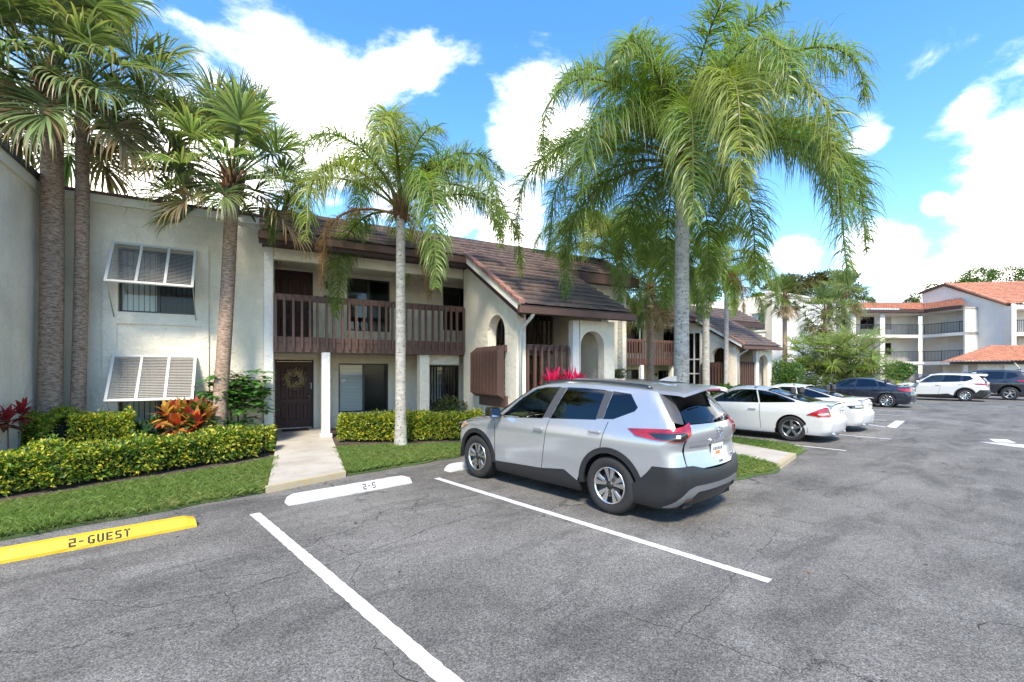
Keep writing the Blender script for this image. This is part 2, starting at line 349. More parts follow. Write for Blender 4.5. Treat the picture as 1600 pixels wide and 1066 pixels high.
def sheet(name, pts, z, mat, thick=0.0):
    me = bpy.data.meshes.new(name); bm = bmesh.new()
    vs = [bm.verts.new((p[0], p[1], z)) for p in pts]; f = bm.faces.new(vs)
    if f.normal.z < 0: f.normal_flip()
    bm.normal_update()
    if thick:
        r = bmesh.ops.extrude_face_region(bm, geom=[f]); bmesh.ops.translate(bm, vec=(0, 0, thick), verts=[v for v in r['geom'] if isinstance(v, bmesh.types.BMVert)])
        bmesh.ops.recalc_face_normals(bm, faces=bm.faces)
    bmesh.ops.triangulate(bm, faces=bm.faces); bm.to_mesh(me); bm.free()
    return link(name, me, mat)
structure(sheet('parking_lot', [(-300, -300), (400, -300), (400, 400), (-300, 400)], 0, MAT['asphalt']))
def wavy(pts, amp=.05, step=.25, seed=3):
    r = random.Random(seed); o = []
    for a, b in zip(pts, pts[1:]):
        a, b = Vector(a[:2]), Vector(b[:2]); n = max(1, int((b - a).length / step)); nrm = Vector((-(b - a).y, (b - a).x)).normalized()
        for i in range(n): o.append(a + (b - a) * (i / n) + nrm * r.uniform(-amp, amp) * (0 if i == 0 else 1))
    o.append(Vector(pts[-1][:2])); return [(p.x, p.y) for p in o]
Q = lambda x, y: tuple(P2W(x, y)[:2])
lawnL_front = wavy([Q(-9, 7.05), Q(-.7, 7.22), Q(1.88, 7.45)], .035)
lawnL = lawnL_front + [(.58, 13.6), (-12, 13.6)]
lawnR_front = wavy([Q(3.25, 7.68), Q(5.36, 7.80), Q(6.9, 7.95), Q(7.22, 7.5), Q(7.2, 4.0), Q(7.35, 3.4), Q(7.75, 3.1), Q(8.9, 2.84), Q(9.4, 2.97), Q(10.75, 3.12), Q(11.85, 3.18), Q(12.2, 3.6), Q(12.35, 4.6), Q(12.4, 8.1), Q(15, 8.3), Q(26.5, 8.4), Q(48, 9.5)], .045)
lawnR = lawnR_front + [Q(60, 40), (1.76, 40), (1.76, 13.6)]
structure(sheet('lawn', lawnL, .004, MAT['turf'], .030)); structure(sheet('lawn', lawnR, .004, MAT['turf'], .030))
# planting beds
structure(sheet('planting_bed', wavy([(-6, 7.4), (-3.1, 8.75), (-.9, 9.8), (.42, 10.5), (.56, 12.9)], .07, .3, 5) + [(-6, 12.9)], .038, MAT['mulch']))
structure(sheet('planting_bed', wavy([(1.74, 12.9), (1.66, 11.2), (2.6, 10.75), (3.5, 10.5), (4.6, 10.3), (5.4, 10.0), (6.5, 8.9), (9.2, 8.7), (11.5, 9.4)], .06, .3, 6) + [(11.5, 18), (1.9, 18)], .038, MAT['mulch']))
structure(sheet('planting_bed', [at(1010, 14.5)[:2], at(1150, 15.3)[:2], at(1420, 29)[:2], at(1420, 36)[:2], at(1180, 40)[:2], at(1000, 24)[:2]], .038, MAT['mulch']))
# walkways: slab, yellow front edge
def walkway(pts, front, z=.085):
    o = structure(sheet('walkway', pts, .006, MAT['concrete'], z))
    a, b = Vector(front[0]), Vector(front[1]); t = (b - a).normalized(); n = Vector((t.y, -t.x)); mb = MB()
    p = [a + n * .004, b + n * .004, b - n * .09, a - n * .09]
    lo = [(q.x, q.y, .0005) for q in p]; hi = [(q.x, q.y, z + .010) for q in p]
    mb.add(lo + hi, [(0, 3, 2, 1), (4, 5, 6, 7), (0, 1, 5, 4), (1, 2, 6, 5), (2, 3, 7, 6), (3, 0, 4, 7)])
    e = mb.build('kerb_edge', MAT['kerb_yellow'], o)
walkway([(.19, 7.66), (1.37, 8.17), (1.80, 12.9), (1.80, 15.1), (.50, 15.1), (.54, 13.0)], [(.19, 7.66), (1.37, 8.17)])
w2 = [Q(9.35, 2.93), Q(10.75, 3.08), Q(11.5, 5.0), Q(12.2, 7.6), (8.3, 9.8), (7.5, 9.8), Q(10.9, 7.6), Q(10.5, 5.4)]
walkway([Q(9.35, 2.93), Q(10.75, 3.08), Q(11.45, 5.0), Q(11.9, 7.0), (8.4, 9.6), (7.4, 9.6), Q(10.8, 7.2), Q(10.2, 5.0)], [Q(9.35, 2.93), Q(10.75, 3.08)])

# painted lines
def stripe(a, b, w, seed, name='parking_line'):
    r = random.Random(seed); a, b = Vector(a), Vector(b); L = (b - a).length; t = (b - a).normalized(); n = Vector((-t.y, t.x)); k = max(2, int(L / .045))
    top = [a + t * (L * i / k) + n * (w / 2 + r.uniform(-.0045, .0045)) for i in range(k + 1)]; bot = [a + t * (L * i / k) - n * (w / 2 + r.uniform(-.0045, .0045)) for i in range(k + 1)]
    vs = [(p.x, p.y, .0042) for p in top + bot]; fs = [(i + k + 1, i + k + 2, i + 1, i) for i in range(k)]
    return structure(MB().add(vs, fs).build(name, MAT['white_paint']))
stripe(Q(1.53, 6.46), Q(1.53, 1.3), .115, 1); stripe(Q(4.275, 6.55), Q(4.275, 1.42), .105, 2)
stripe(Q(12.55, 7.6), Q(12.55, 2.6), .10, 3); stripe(Q(15.5, 7.6), Q(15.55, 2.25), .10, 4)
stripe(Q(20.1, 4.4), Q(18.62, 2.66), .12, 5); stripe(Q(18.66, 2.70), Q(21.5, 2.84), .26, 6)
stripe(Q(21.3, 7.6), Q(21.3, 3.2), .1, 7); stripe(Q(24.1, 7.6), Q(24.1, 3.2), .1, 8); stripe(Q(26.9, 7.6), Q(26.9, 3.2), .1, 9)
def painted(pix, name):
    return structure(MB().add([(*G(*p)[:2], .0046) for p in pix], [tuple(range(len(pix)))[::-1]]).build(name, MAT['white_paint']))
painted([(1545, 686), (1574, 687), (1588, 692.5), (1556, 691.5)], 'painted_arrow'); painted([(1528, 690.5), (1600, 695), (1640, 697), (1600, 700), (1585, 698.5)], 'painted_arrow')

# wheel stops
GLY = {'2': [(0, .82, .62, 1), (.44, .56, .62, .78), (0, .42, .62, .56), (0, .20, .18, .40), (0, 0, .62, .18)], '5': [(0, .82, .62, 1), (0, .58, .18, .80), (0, .42, .54, .57), (.44, .14, .62, .40), (0, 0, .52, .17)],
       '-': [(.05, .42, .45, .58)], 'G': [(.14, .84, .60, 1), (0, .12, .19, .88), (.14, 0, .60, .16), (.43, .18, .62, .46), (.33, .36, .62, .48)],
       'U': [(0, .14, .19, 1), (.43, .14, .62, 1), (.10, 0, .29, .17), (.33, 0, .54, .17)], 'E': [(0, 0, .19, 1), (.22, .83, .6, 1), (.22, .42, .54, .57), (.22, 0, .6, .17)],
       'S': [(.08, .83, .6, 1), (0, .58, .19, .9), (.08, .42, .54, .57), (.43, .12, .62, .42), (0, 0, .54, .17)], 'T': [(0, .83, .27, 1), (.35, .83, .62, 1), (.22, 0, .40, .80)]}
def wheel_stop(x0, x1, yf, mat, label, word=None, th=.085, seed=1, tx=.5):
    t = thing('wheel_stop', label, 'wheel stop', P2W((x0 + x1) / 2, yf), PA); L = x1 - x0; r = random.Random(seed)
    bw, tw, hh = .21, .11, .115
    n = 22; vs = []; prof = [(0, .0), (0, .03), (.055, hh), (.055 + tw, hh), (bw, .03), (bw, 0)]
    for i in range(n + 1):
        x = -L / 2 + L * i / n; e = min(i, n - i); s = .72 if e == 0 else (.97 if e == 1 else 1)
        for (y, z) in prof: vs.append((x + (.015 if i == n else -.015 if i == 0 else 0) * (1 - z / hh) , bw / 2 + (y - bw / 2) * (.92 if e == 0 else 1) + r.uniform(-.002, .002), z * s + (r.uniform(-.002, .002) if z else 0)))
    m = len(prof); fs = [(i * m + k, (i + 1) * m + k, (i + 1) * m + k + 1, i * m + k + 1) for i in range(n) for k in range(m - 1)]
    fs += [tuple(range(m)), tuple(n * m + k for k in reversed(range(m)))]
    MB().add(vs, fs).build('concrete_block', mat, t, True)
    if word:
        cw = th * .82; x = -cw * len(word) / 2 + (tx - .5) * L
        slope = Vector((0, .055, hh - .03)).normalized(); o = Vector((0, 0, .03)) + Vector((0, -slope.z, slope.y)) * .0035 + slope * .006
        for ch in word:
            mb = MB()
            for (a, b_, c, d) in GLY[ch]:
                q = [(a, b_), (c, b_), (c, d), (a, d)]
                mb.add([(x + u * th, *(o + slope * (v * th))[1:]) for u, v in q], [(0, 1, 2, 3)])
            mb.build('stencil_letter', MAT['stencil'], t, True); x += cw
    return t
wheel_stop(-.98, .90, 6.36, MAT['stop_yellow'], 'yellow painted concrete wheel stop stencilled 2-GUEST', '2-GUEST', .086, 1, .57)
wheel_stop(1.97, 3.79, 6.52, MAT['stop_white'], 'white painted concrete wheel stop stencilled 2-5 in the empty bay', '2-5', .088, 2, .62)
wheel_stop(4.72, 6.50, 6.76, MAT['stop_white'], 'white painted concrete wheel stop under the nose of the silver SUV', None, .08, 3)
wheel_stop(13.15, 14.95, 7.3, MAT['stop_white'], 'white painted concrete wheel stop in front of the white coupe', None, .08, 4)

# cracks: thin dark fissures in the asphalt, followed across the paint
MAT['crack'] = simple('crack_shadow', (.018, .017, .016), .95)
def crack(pix, w, seed, z=.0022):
    r = random.Random(seed); P = [G(*p) for p in pix]; pts = []
    for a, b in zip(P, P[1:]):
        n = max(2, int((b - a).length / .035)); d = (b - a).normalized(); nv = Vector((-d.y, d.x, 0)); off = 0
        for i in range(n): off = off * .72 + r.uniform(-.016, .016); pts.append(a.lerp(b, i / n) + nv * off * min(1, 4 * i / n, 4 * (n - i) / n))
    pts.append(P[-1]); vs = []
    for i, p in enumerate(pts):
        t = (pts[min(i + 1, len(pts) - 1)] - pts[max(i - 1, 0)]).normalized(); nv = Vector((-t.y, t.x, 0)); k = w * .7 * r.uniform(.15, 1.0) * min(1, .2 + 5 * i / len(pts), .2 + 5 * (len(pts) - 1 - i) / len(pts)); vs += [(p + nv * k)[:2] + (z,), (p - nv * k)[:2] + (z,)]
    structure(MB().add(vs, [(2 * i, 2 * i + 1, 2 * i + 3, 2 * i + 2) for i in range(len(pts) - 1)]).build('asphalt_crack', MAT['crack']))
za = lambda l: [(380 + x / 3.077, 760 + y / 3.077) for x, y in l]; zb = lambda l: [(900 + x / 2.286, 700 + y / 2.286) for x, y in l]
crack(za([(-320, 590), (0, 500), (120, 455), (320, 400), (430, 370), (520, 325), (650, 300), (760, 262), (900, 200), (1130, 140), (1290, 100)]), .0065, 1, .0052); crack(za([(540, 340), (562, 375), (530, 420), (520, 490)]), .006, 2); crack(za([(380, 245), (330, 285), (270, 295)]), .007, 3)
crack(za([(270, 290), (380, 245), (500, 215), (620, 180)]), .005, 4); crack(za([(630, 730), (625, 780), (700, 820), (720, 880), (760, 915), (840, 942), (900, 990)]), .007, 5); crack(za([(510, 330), (440, 300), (385, 265), (380, 245)]), .005, 6)
crack(zb([(100, 580), (160, 585), (330, 640), (560, 720), (740, 790), (800, 830)]), .0045, 7); crack(zb([(940, 440), (1030, 500), (1130, 550)]), .006, 8); crack(zb([(740, 270), (690, 340), (610, 420), (520, 520), (420, 600), (300, 720)]), .006, 9); crack(zb([(1640, 650), (1480, 620), (1400, 660)]), .006, 10); crack([(0, 960), (110, 935), (230, 950), (350, 925), (372, 975), (345, 1010)], .005, 11); crack([(300, 880), (330, 905), (420, 895)], .005, 12); crack([(640, 770), (700, 790), (760, 800)], .005, 13)
# grass blades and litter
def inside(poly, P):
    x, y = P[:, 0], P[:, 1]; r = np.zeros(len(P), bool); n = len(poly)
    for i in range(n):
        (x0, y0), (x1, y1) = poly[i], poly[(i + 1) % n]
        c = ((y0 > y) != (y1 > y)) & (x < (x1 - x0) * (y - y0) / ((y1 - y0) if y1 != y0 else 1e-9) + x0); r ^= c
    return r
def grass(name, region, holes, dens, seed, label):
    g = np.random.default_rng(seed); R = np.array(region); lo, hi = R.min(0), R.max(0); n = int((hi[0] - lo[0]) * (hi[1] - lo[1]) * dens)
    P = g.uniform(lo, hi, (n, 2)); ok = inside([tuple(r) for r in region], P)
    for h_ in holes: ok &= ~inside(h_, P)
    P = P[ok]; n = len(P)
    patch = np.sin(P[:, 0] * 2.1 + 1.3 * np.sin(P[:, 1] * 1.7)) * np.cos(P[:, 1] * 2.6 + np.sin(P[:, 0] * 3.1))
    ok = g.uniform(0, 1, n) < .86 + .14 * patch; P, patch = P[ok], patch[ok]; n = len(P)
    a = g.uniform(0, 2 * np.pi, n); hgt = g.uniform(.035, .10, n) * (1 + .25 * patch); lean = g.normal(0, .036, (n, 2)); w = g.uniform(.004, .008, n)
    v = np.zeros((n, 4, 3)); d = np.stack([np.cos(a), np.sin(a)], 1) * w[:, None]
    v[:, 0, :2] = P - d; v[:, 1, :2] = P + d; v[:, :2, 2] = .032
    mid = P + lean * .5; v[:, 2, :2] = mid + d * .7; v[:, 2, 2] = .034 + hgt * .6; v[:, 3, :2] = P + lean * 1.6; v[:, 3, 2] = .034 + hgt
    base = np.array([.17, .25, .06]); dry = np.array([.38, .32, .13]); k = np.clip(g.uniform(-.35, .5, n) - .25 * patch, 0, 1)[:, None] ** 1.4
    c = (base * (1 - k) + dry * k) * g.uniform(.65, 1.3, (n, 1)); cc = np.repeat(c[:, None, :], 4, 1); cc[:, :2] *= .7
    idx = np.arange(n)[:, None] * 4; f = np.concatenate([idx + [0, 1, 2], idx + [0, 2, 3]], 1).ravel()
    o = stuff(link(name, np_mesh(name, v.reshape(-1, 3), f, np.full(n * 2, 3), MAT['grass_blade'], cc.reshape(-1, 3)), None)); tag(o, label, 'grass'); return o
walk2_hole = [Q(9.35, 2.93), Q(10.75, 3.08), Q(11.45, 5.0), Q(11.9, 7.0), (8.4, 9.6), (7.4, 9.6), Q(10.8, 7.2), Q(10.2, 5.0)]
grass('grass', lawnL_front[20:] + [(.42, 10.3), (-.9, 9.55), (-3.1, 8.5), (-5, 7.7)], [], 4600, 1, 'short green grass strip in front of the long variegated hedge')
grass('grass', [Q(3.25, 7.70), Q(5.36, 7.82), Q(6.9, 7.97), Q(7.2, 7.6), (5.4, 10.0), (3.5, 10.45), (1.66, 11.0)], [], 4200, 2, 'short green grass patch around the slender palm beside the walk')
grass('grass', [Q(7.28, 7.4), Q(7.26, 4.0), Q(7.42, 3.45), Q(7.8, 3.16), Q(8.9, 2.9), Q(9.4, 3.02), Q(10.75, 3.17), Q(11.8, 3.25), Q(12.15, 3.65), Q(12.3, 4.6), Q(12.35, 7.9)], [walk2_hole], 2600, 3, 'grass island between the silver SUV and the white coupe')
grass('grass', [Q(12.4, 8.3), Q(26, 8.5), Q(26, 13), Q(13, 10)], [], 500, 4, 'grass verge ahead of the parked white cars')
def litter():
    g = np.random.default_rng(9); n = 240; P = np.zeros((n, 2))
    for i in range(n):
        q = P2W(g.uniform(0, 24), g.uniform(-3, 7.2)) if i % 4 else P2W(g.uniform(14, 24), g.uniform(0, 3)); P[i] = q[:2]
    v = np.zeros((n, 4, 3)); a = g.uniform(0, 6.3, n); L = g.uniform(.012, .032, n)[:, None]; t = np.stack([np.cos(a), np.sin(a)], 1); s = np.stack([-t[:, 1], t[:, 0]], 1)
    v[:, 0, :2] = P - t * L; v[:, 1, :2] = P + s * L * .45; v[:, 2, :2] = P + t * L; v[:, 3, :2] = P - s * L * .45; v[:, :, 2] = .006; v[:, 1, 2] = .014; v[:, 2, 2] = .011
    c = np.array([.16, .10, .05]) * g.uniform(.4, 1.9, (n, 1)); idx = np.arange(n)[:, None] * 4
    o = stuff(link('leaf_litter', np_mesh('leaf_litter', v.reshape(-1, 3), (idx + [0, 1, 2, 3]).ravel(), np.full(n, 4), MAT['leaf'], np.repeat(c[:, None], 4, 1).reshape(-1, 3)), None)); tag(o, 'brown leaf litter scattered over the asphalt', 'leaves')
litter()
# ================================================================ houses
def pip(poly, x, y):
    r = False; n = len(poly)
    for i in range(n):
        x0, y0 = poly[i]; x1, y1 = poly[(i + 1) % n]
        if (y0 > y) != (y1 > y) and x < (x1 - x0) * (y - y0) / (y1 - y0) + x0: r = not r
    return r
def tri2d(poly, holes=(), extra=()):
    vs = [Vector(p) for p in poly]; es = [(i, (i + 1) % len(poly)) for i in range(len(poly))]
    for h_ in holes:
        o = len(vs); vs += [Vector(p) for p in h_]; es += [(o + i, o + (i + 1) % len(h_)) for i in range(len(h_))]
    vs += [Vector(p) for p in extra]
    V, E, F = delaunay_2d_cdt(vs, es, [], 0, 1e-6)[:3]
    out = []
    for f in F:
        cx = sum(V[i].x for i in f) / len(f); cy = sum(V[i].y for i in f) / len(f)
        if pip(poly, cx, cy) and not any(pip(h_, cx, cy) for h_ in holes): out.append(tuple(f))
    return [(v.x, v.y) for v in V], out
def slab(poly, holes, axis, a0, a1):
    """outline with openings, pushed along an axis: a wall with window and door openings"""
    V, F = tri2d(poly, holes); mb = MB()
    def p(q, a): return {'x': (a, q[0], q[1]), 'y': (q[0], a, q[1]), 'z': (q[0], q[1], a)}[axis]
    n = len(V); fs = [f for f in F] + [tuple(i + n for i in reversed(f)) for f in F]
    cnt = {}
    for f in F:
        for i in range(len(f)):
            e = (f[i], f[(i + 1) % len(f)]); cnt[tuple(sorted(e))] = cnt.get(tuple(sorted(e)), []) + [e]
    for k, v in cnt.items():
        if len(v) == 1: a, b = v[0]; fs.append((b, a, a + n, b + n))
    mb.add([p(q, a0) for q in V] + [p(q, a1) for q in V], fs); return mb
def slab_obj(poly, holes, axis, a0, a1, name, mat, parent):
    me = fix_normals(slab(poly, holes, axis, a0, a1).mesh(name)); return link(name, me, mat, parent)
def rect(x0, x1, z0, z1): return [(x0, z0), (x1, z0), (x1, z1), (x0, z1)]
def archpoly(c, r, z0, zs, n=14): return [(c + r, z0)] + [(c + r * math.cos(math.pi * i / n), zs + r * math.sin(math.pi * i / n)) for i in range(n + 1)] + [(c - r, z0)]
MAT['blind'] = simple('white_blind', (.82, .81, .77), .6); MAT['bronze'] = simple('bronze_frame', (.03, .026, .022), .4)
MAT['brass'] = simple('dull_metal', (.35, .34, .33), .35, .8); MAT['lampglass'] = simple('frosted_lamp_glass', (.55, .53, .48), .3)
def window(root, x0, x1, z0, z1, y, blinds='left', d=.08, split=True, vertical=False):
    """sliding window facing -y set into an opening; y is the wall face"""
    f = MB(); b = .045
    f.box(x0, x1, y + d, y + d + .06, z0, z0 + b).box(x0, x1, y + d, y + d + .06, z1 - b, z1).box(x0, x0 + b, y + d, y + d + .06, z0 + b, z1 - b).box(x1 - b, x1, y + d, y + d + .06, z0 + b, z1 - b)
    xm = (x0 + x1) / 2
    if split: f.box(xm - .03, xm + .03, y + d - .006, y + d + .05, z0 + b, z1 - b)
    w = f.build('window', MAT['bronze'], root)
    MB().box(x0 + b, xm if split else x1 - b, y + d + .028, y + d + .034, z0 + b, z1 - b).build('pane', MAT['pane'], w)
    if split: MB().box(xm, x1 - b, y + d + .020, y + d + .026, z0 + b, z1 - b).build('pane', MAT['screen'], w)
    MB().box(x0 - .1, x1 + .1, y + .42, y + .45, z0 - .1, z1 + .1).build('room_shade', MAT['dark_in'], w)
    if blinds:
        s = MB()
        if vertical:
            n = int((x1 - x0) / .1)
            for i in range(n):
                xa = x0 + .03 + i * .1; s.add([(xa, y + d + .14, z0), (xa + .075, y + d + .19, z0), (xa + .075, y + d + .19, z1), (xa, y + d + .14, z1)], [(0, 1, 2, 3)])
        else:
            n = int((z1 - z0) / .045); xe = x1 - .05
            for i in range(n):
                z = z0 + .03 + i * .045; s.add([(x0 + .05, y + d + .065, z), (xe, y + d + .065, z), (xe, y + d + .085, z + .040), (x0 + .05, y + d + .085, z + .040)], [(0, 1, 2, 3)])
        stuff(s.build('blinds', MAT['blind'], w))
    return w
def railing(root, x0, x1, y, z0, z1, pitch=.19, name='railing', mat='brown', bw=.055, bd=.075, skirt=None, mit=True):
    """wooden rail facing -y with balusters nailed to its front"""
    m = MAT[mat]; ro = MB().bbox(x0, x1, y, y + .10, z1 - .16, z1, .006).build(name, m, root); MB().bbox(x0, x1, y, y + .09, z0 + .16, z0 + .30, .006).build('bottom_rail', m, ro)
    if skirt: MB().bbox(x0, x1, y + .01, y + .12, skirt[0], skirt[1], .006).build('skirt_board', m, ro)
    n = max(2, int(round((x1 - x0) / pitch))); p = (x1 - x0 - bw - .04) / (n - 1)
    me = MB().add([(0, -bd, z0), (bw, -bd, z0), (bw, 0, z0 + .05), (0, 0, z0 + .05), (0, -bd, z1 - .07), (bw, -bd, z1 - .07), (bw, 0, z1 - .015), (0, 0, z1 - .015)],
                  [(0, 3, 2, 1), (4, 5, 6, 7), (0, 1, 5, 4), (1, 2, 6, 5), (2, 3, 7, 6), (3, 0, 4, 7)]).mesh('baluster'); me.materials.append(m)
    for i in range(n):
        o = bpy.data.objects.new('baluster', me); col.objects.link(o); o.parent = ro; o.location = (x0 + .02 + i * p, y, rnd.uniform(-.006, .006)); o.matrix_parent_inverse = wm(ro).inverted()
        o.rotation_euler = (0, rnd.uniform(-.006, .006), 0)
    return ro
def roofz(v): return 3.35 + .565 * (v - 9.2)
SL = math.atan(.565)
def tile_field(root, x0, x1, v0, v1, ov, oz, mat='rooftile'):
    """rows of flat concrete tiles lapping down the slope"""
    mb = MB(); r = random.Random(int(x0 * 100)); nrow = int(round((v1 - v0) / .30)); dv = (v1 - v0) / nrow; w = .33
    for j in range(nrow):
        v = v0 + j * dv; n = int((x1 - x0) / w); off = (j % 2) * .5 * w; z = roofz(v - ov)
        xs = [x0] + [x0 + off + i * w for i in range(1, n + 1) if x0 + off + i * w < x1 - .05] + [x1]
        for a, b in zip(xs, xs[1:]):
            k = r.uniform(-.006, .006); lo, hi = v - .03, v + dv + .02; th = .045
            za, zb = z + oz + .05 + k, roofz(v + dv - ov) + oz + .012 + k
            mb.add([(a + .003, lo, za - th), (b - .003, lo, za - th), (b - .003, hi, zb - th), (a + .003, hi, zb - th), (a + .003, lo, za), (b - .003, lo, za), (b - .003, hi, zb), (a + .003, hi, zb)],
                   [(0, 3, 2, 1), (4, 5, 6, 7), (0, 1, 5, 4), (1, 2, 6, 5), (2, 3, 7, 6), (3, 0, 4, 7)])
    return mb
def panel_door(root, x0, x1, z0, z1, y, name='door'):
    """panelled front door in its frame, facing -y"""
    d = MB().box(x0 + .045, x1 - .045, y + .06, y + .10, z0 + .03, z1 - .05).build(name, MAT['door'], root)
    MB().box(x0, x0 + .042, y - .01, y + .11, z0, z1).box(x1 - .042, x1, y - .01, y + .11, z0, z1).box(x0 + .042, x1 - .042, y - .01, y + .11, z1 - .048, z1).build('door_frame', MAT['door'], d)
    w = (x1 - x0 - .09); pw = w * .15
    for i in range(4):
        xa = x0 + .045 + w * (.10 + .215 * i)
        for za, zb in ((z0 + .30, z0 + .80), (z0 + .90, z1 - .20)):
            q = [(xa, za), (xa + pw, za), (xa + pw, zb - .05), (xa + pw * .5, zb), (xa, zb - .05)]; c = (xa + pw / 2, (za + zb) / 2)
            inn = [(c[0] + (p[0] - c[0]) * .62, c[1] + (p[1] - c[1]) * .9) for p in q]; n = 5
            me = MB().add([(p[0], y + .060, p[1]) for p in q] + [(p[0], y + .044, p[1]) for p in inn], [(i_, (i_ + 1) % n, (i_ + 1) % n + n, i_ + n) for i_ in range(n)] + [tuple(range(n, 2 * n))]).mesh('door_panel')
            link('door_panel', fix_normals(me), MAT['door'], d)
    MB().box(x0 + .05, x1 - .05, y + .035, y + .06, z0 + .035, z0 + .065).build('threshold_strip', MAT['brass'], d)
    MB().lathe([(0, -.07), (.028, -.065), (.034, -.04), (.014, -.025), (.014, 0), (.032, 0), (.032, .012)], 'y', (x1 - .13, y + .05, z0 + .98), 14).build('door_knob', MAT['brass'], d)
    MB().bbox(x1 - .175, x1 - .095, y + .03, y + .06, z0 + 1.22, z0 + 1.38, .008).build('keypad_lock', MAT['blackmetal'], d)
    MB().bbox(x1 - .078, x1 - .055, y - .018, y - .008, z0 + 1.20, z0 + 1.38, .004).build('doorbell', MAT['white_metal'], d)
    return d
def lantern(root, x, y, z):
    l = MB().box(x - .05, x + .05, y - .025, y - .002, z - .04, z + .06).tube([(x, y - .02, z + .06), (x, y - .10, z + .10), (x, y - .12, z + .07)], .012, 6).lathe([(.02, .10), (.06, .06), (.065, .05), (.055, .045)], 'z', (x, y - .12, z), 8, False).lathe([(.05, -.10), (.03, -.13), (0, -.14)], 'z', (x, y - .12, z), 8, False).build('wall_lantern', MAT['blackmetal'], root)
    MB().lathe([(.048, .045), (.048, -.10)], 'z', (x, y - .12, z), 8, False).build('lamp_glass', MAT['screen'], l)
def bahama(root, x0, x1, zt, y, drop, out):
    """top-hung louvred shutter propped open"""
    L = math.hypot(drop, out); a = math.atan2(out, drop); W = x1 - x0
    def p(u, t, n=0): return (x0 + u, y - .02 - math.sin(a) * t - math.cos(a) * n, zt - math.cos(a) * t + math.sin(a) * n)
    def bar(mb, u0, u1, t0, t1, n0=0, n1=.035):
        mb.add([p(u0, t0, n0), p(u1, t0, n0), p(u1, t1, n0), p(u0, t1, n0), p(u0, t0, n1), p(u1, t0, n1), p(u1, t1, n1), p(u0, t1, n1)], [(0, 1, 2, 3), (7, 6, 5, 4), (4, 5, 1, 0), (5, 6, 2, 1), (6, 7, 3, 2), (7, 4, 0, 3)])
    f = MB(); b = .05; bar(f, 0, W, 0, b); bar(f, 0, W, L - b, L)
    for i in range(4): u = (W - b) * i / 3; bar(f, u, u + b, b, L - b, -.003, .038)
    sh = link('shutter', fix_normals(f.mesh('shutter')), MAT['white_metal'], root)
    for i in range(3):
        u0 = (W - b) * i / 3 + b; u1 = (W - b) * (i + 1) / 3; lv = MB(); n = int((L - 2 * b) / .042)
        for k in range(n):
            t = b + (L - 2 * b) * k / n; dt = (L - 2 * b) / n
            lv.add([p(u0, t + dt * .95, .030), p(u1, t + dt * .95, .030), p(u1, t - dt * .12, .006), p(u0, t - dt * .12, .006)], [(0, 1, 2, 3)])
        link('louver_panel', lv.mesh('louver_panel'), MAT['shutter'], sh)
    for u in (.02, W - .02):
        q = p(u, L * .93); MB().tube([q, (x0 + u, y - .01, zt - 1.62)], .011, 6).build('prop_arm', MAT['shutter'], sh)
def wall_number(root, x, y, z): MB().box(x - .08, x + .08, y - .015, y - .002, z - .035, z + .035).build('number_plate', MAT['blackmetal'], root)

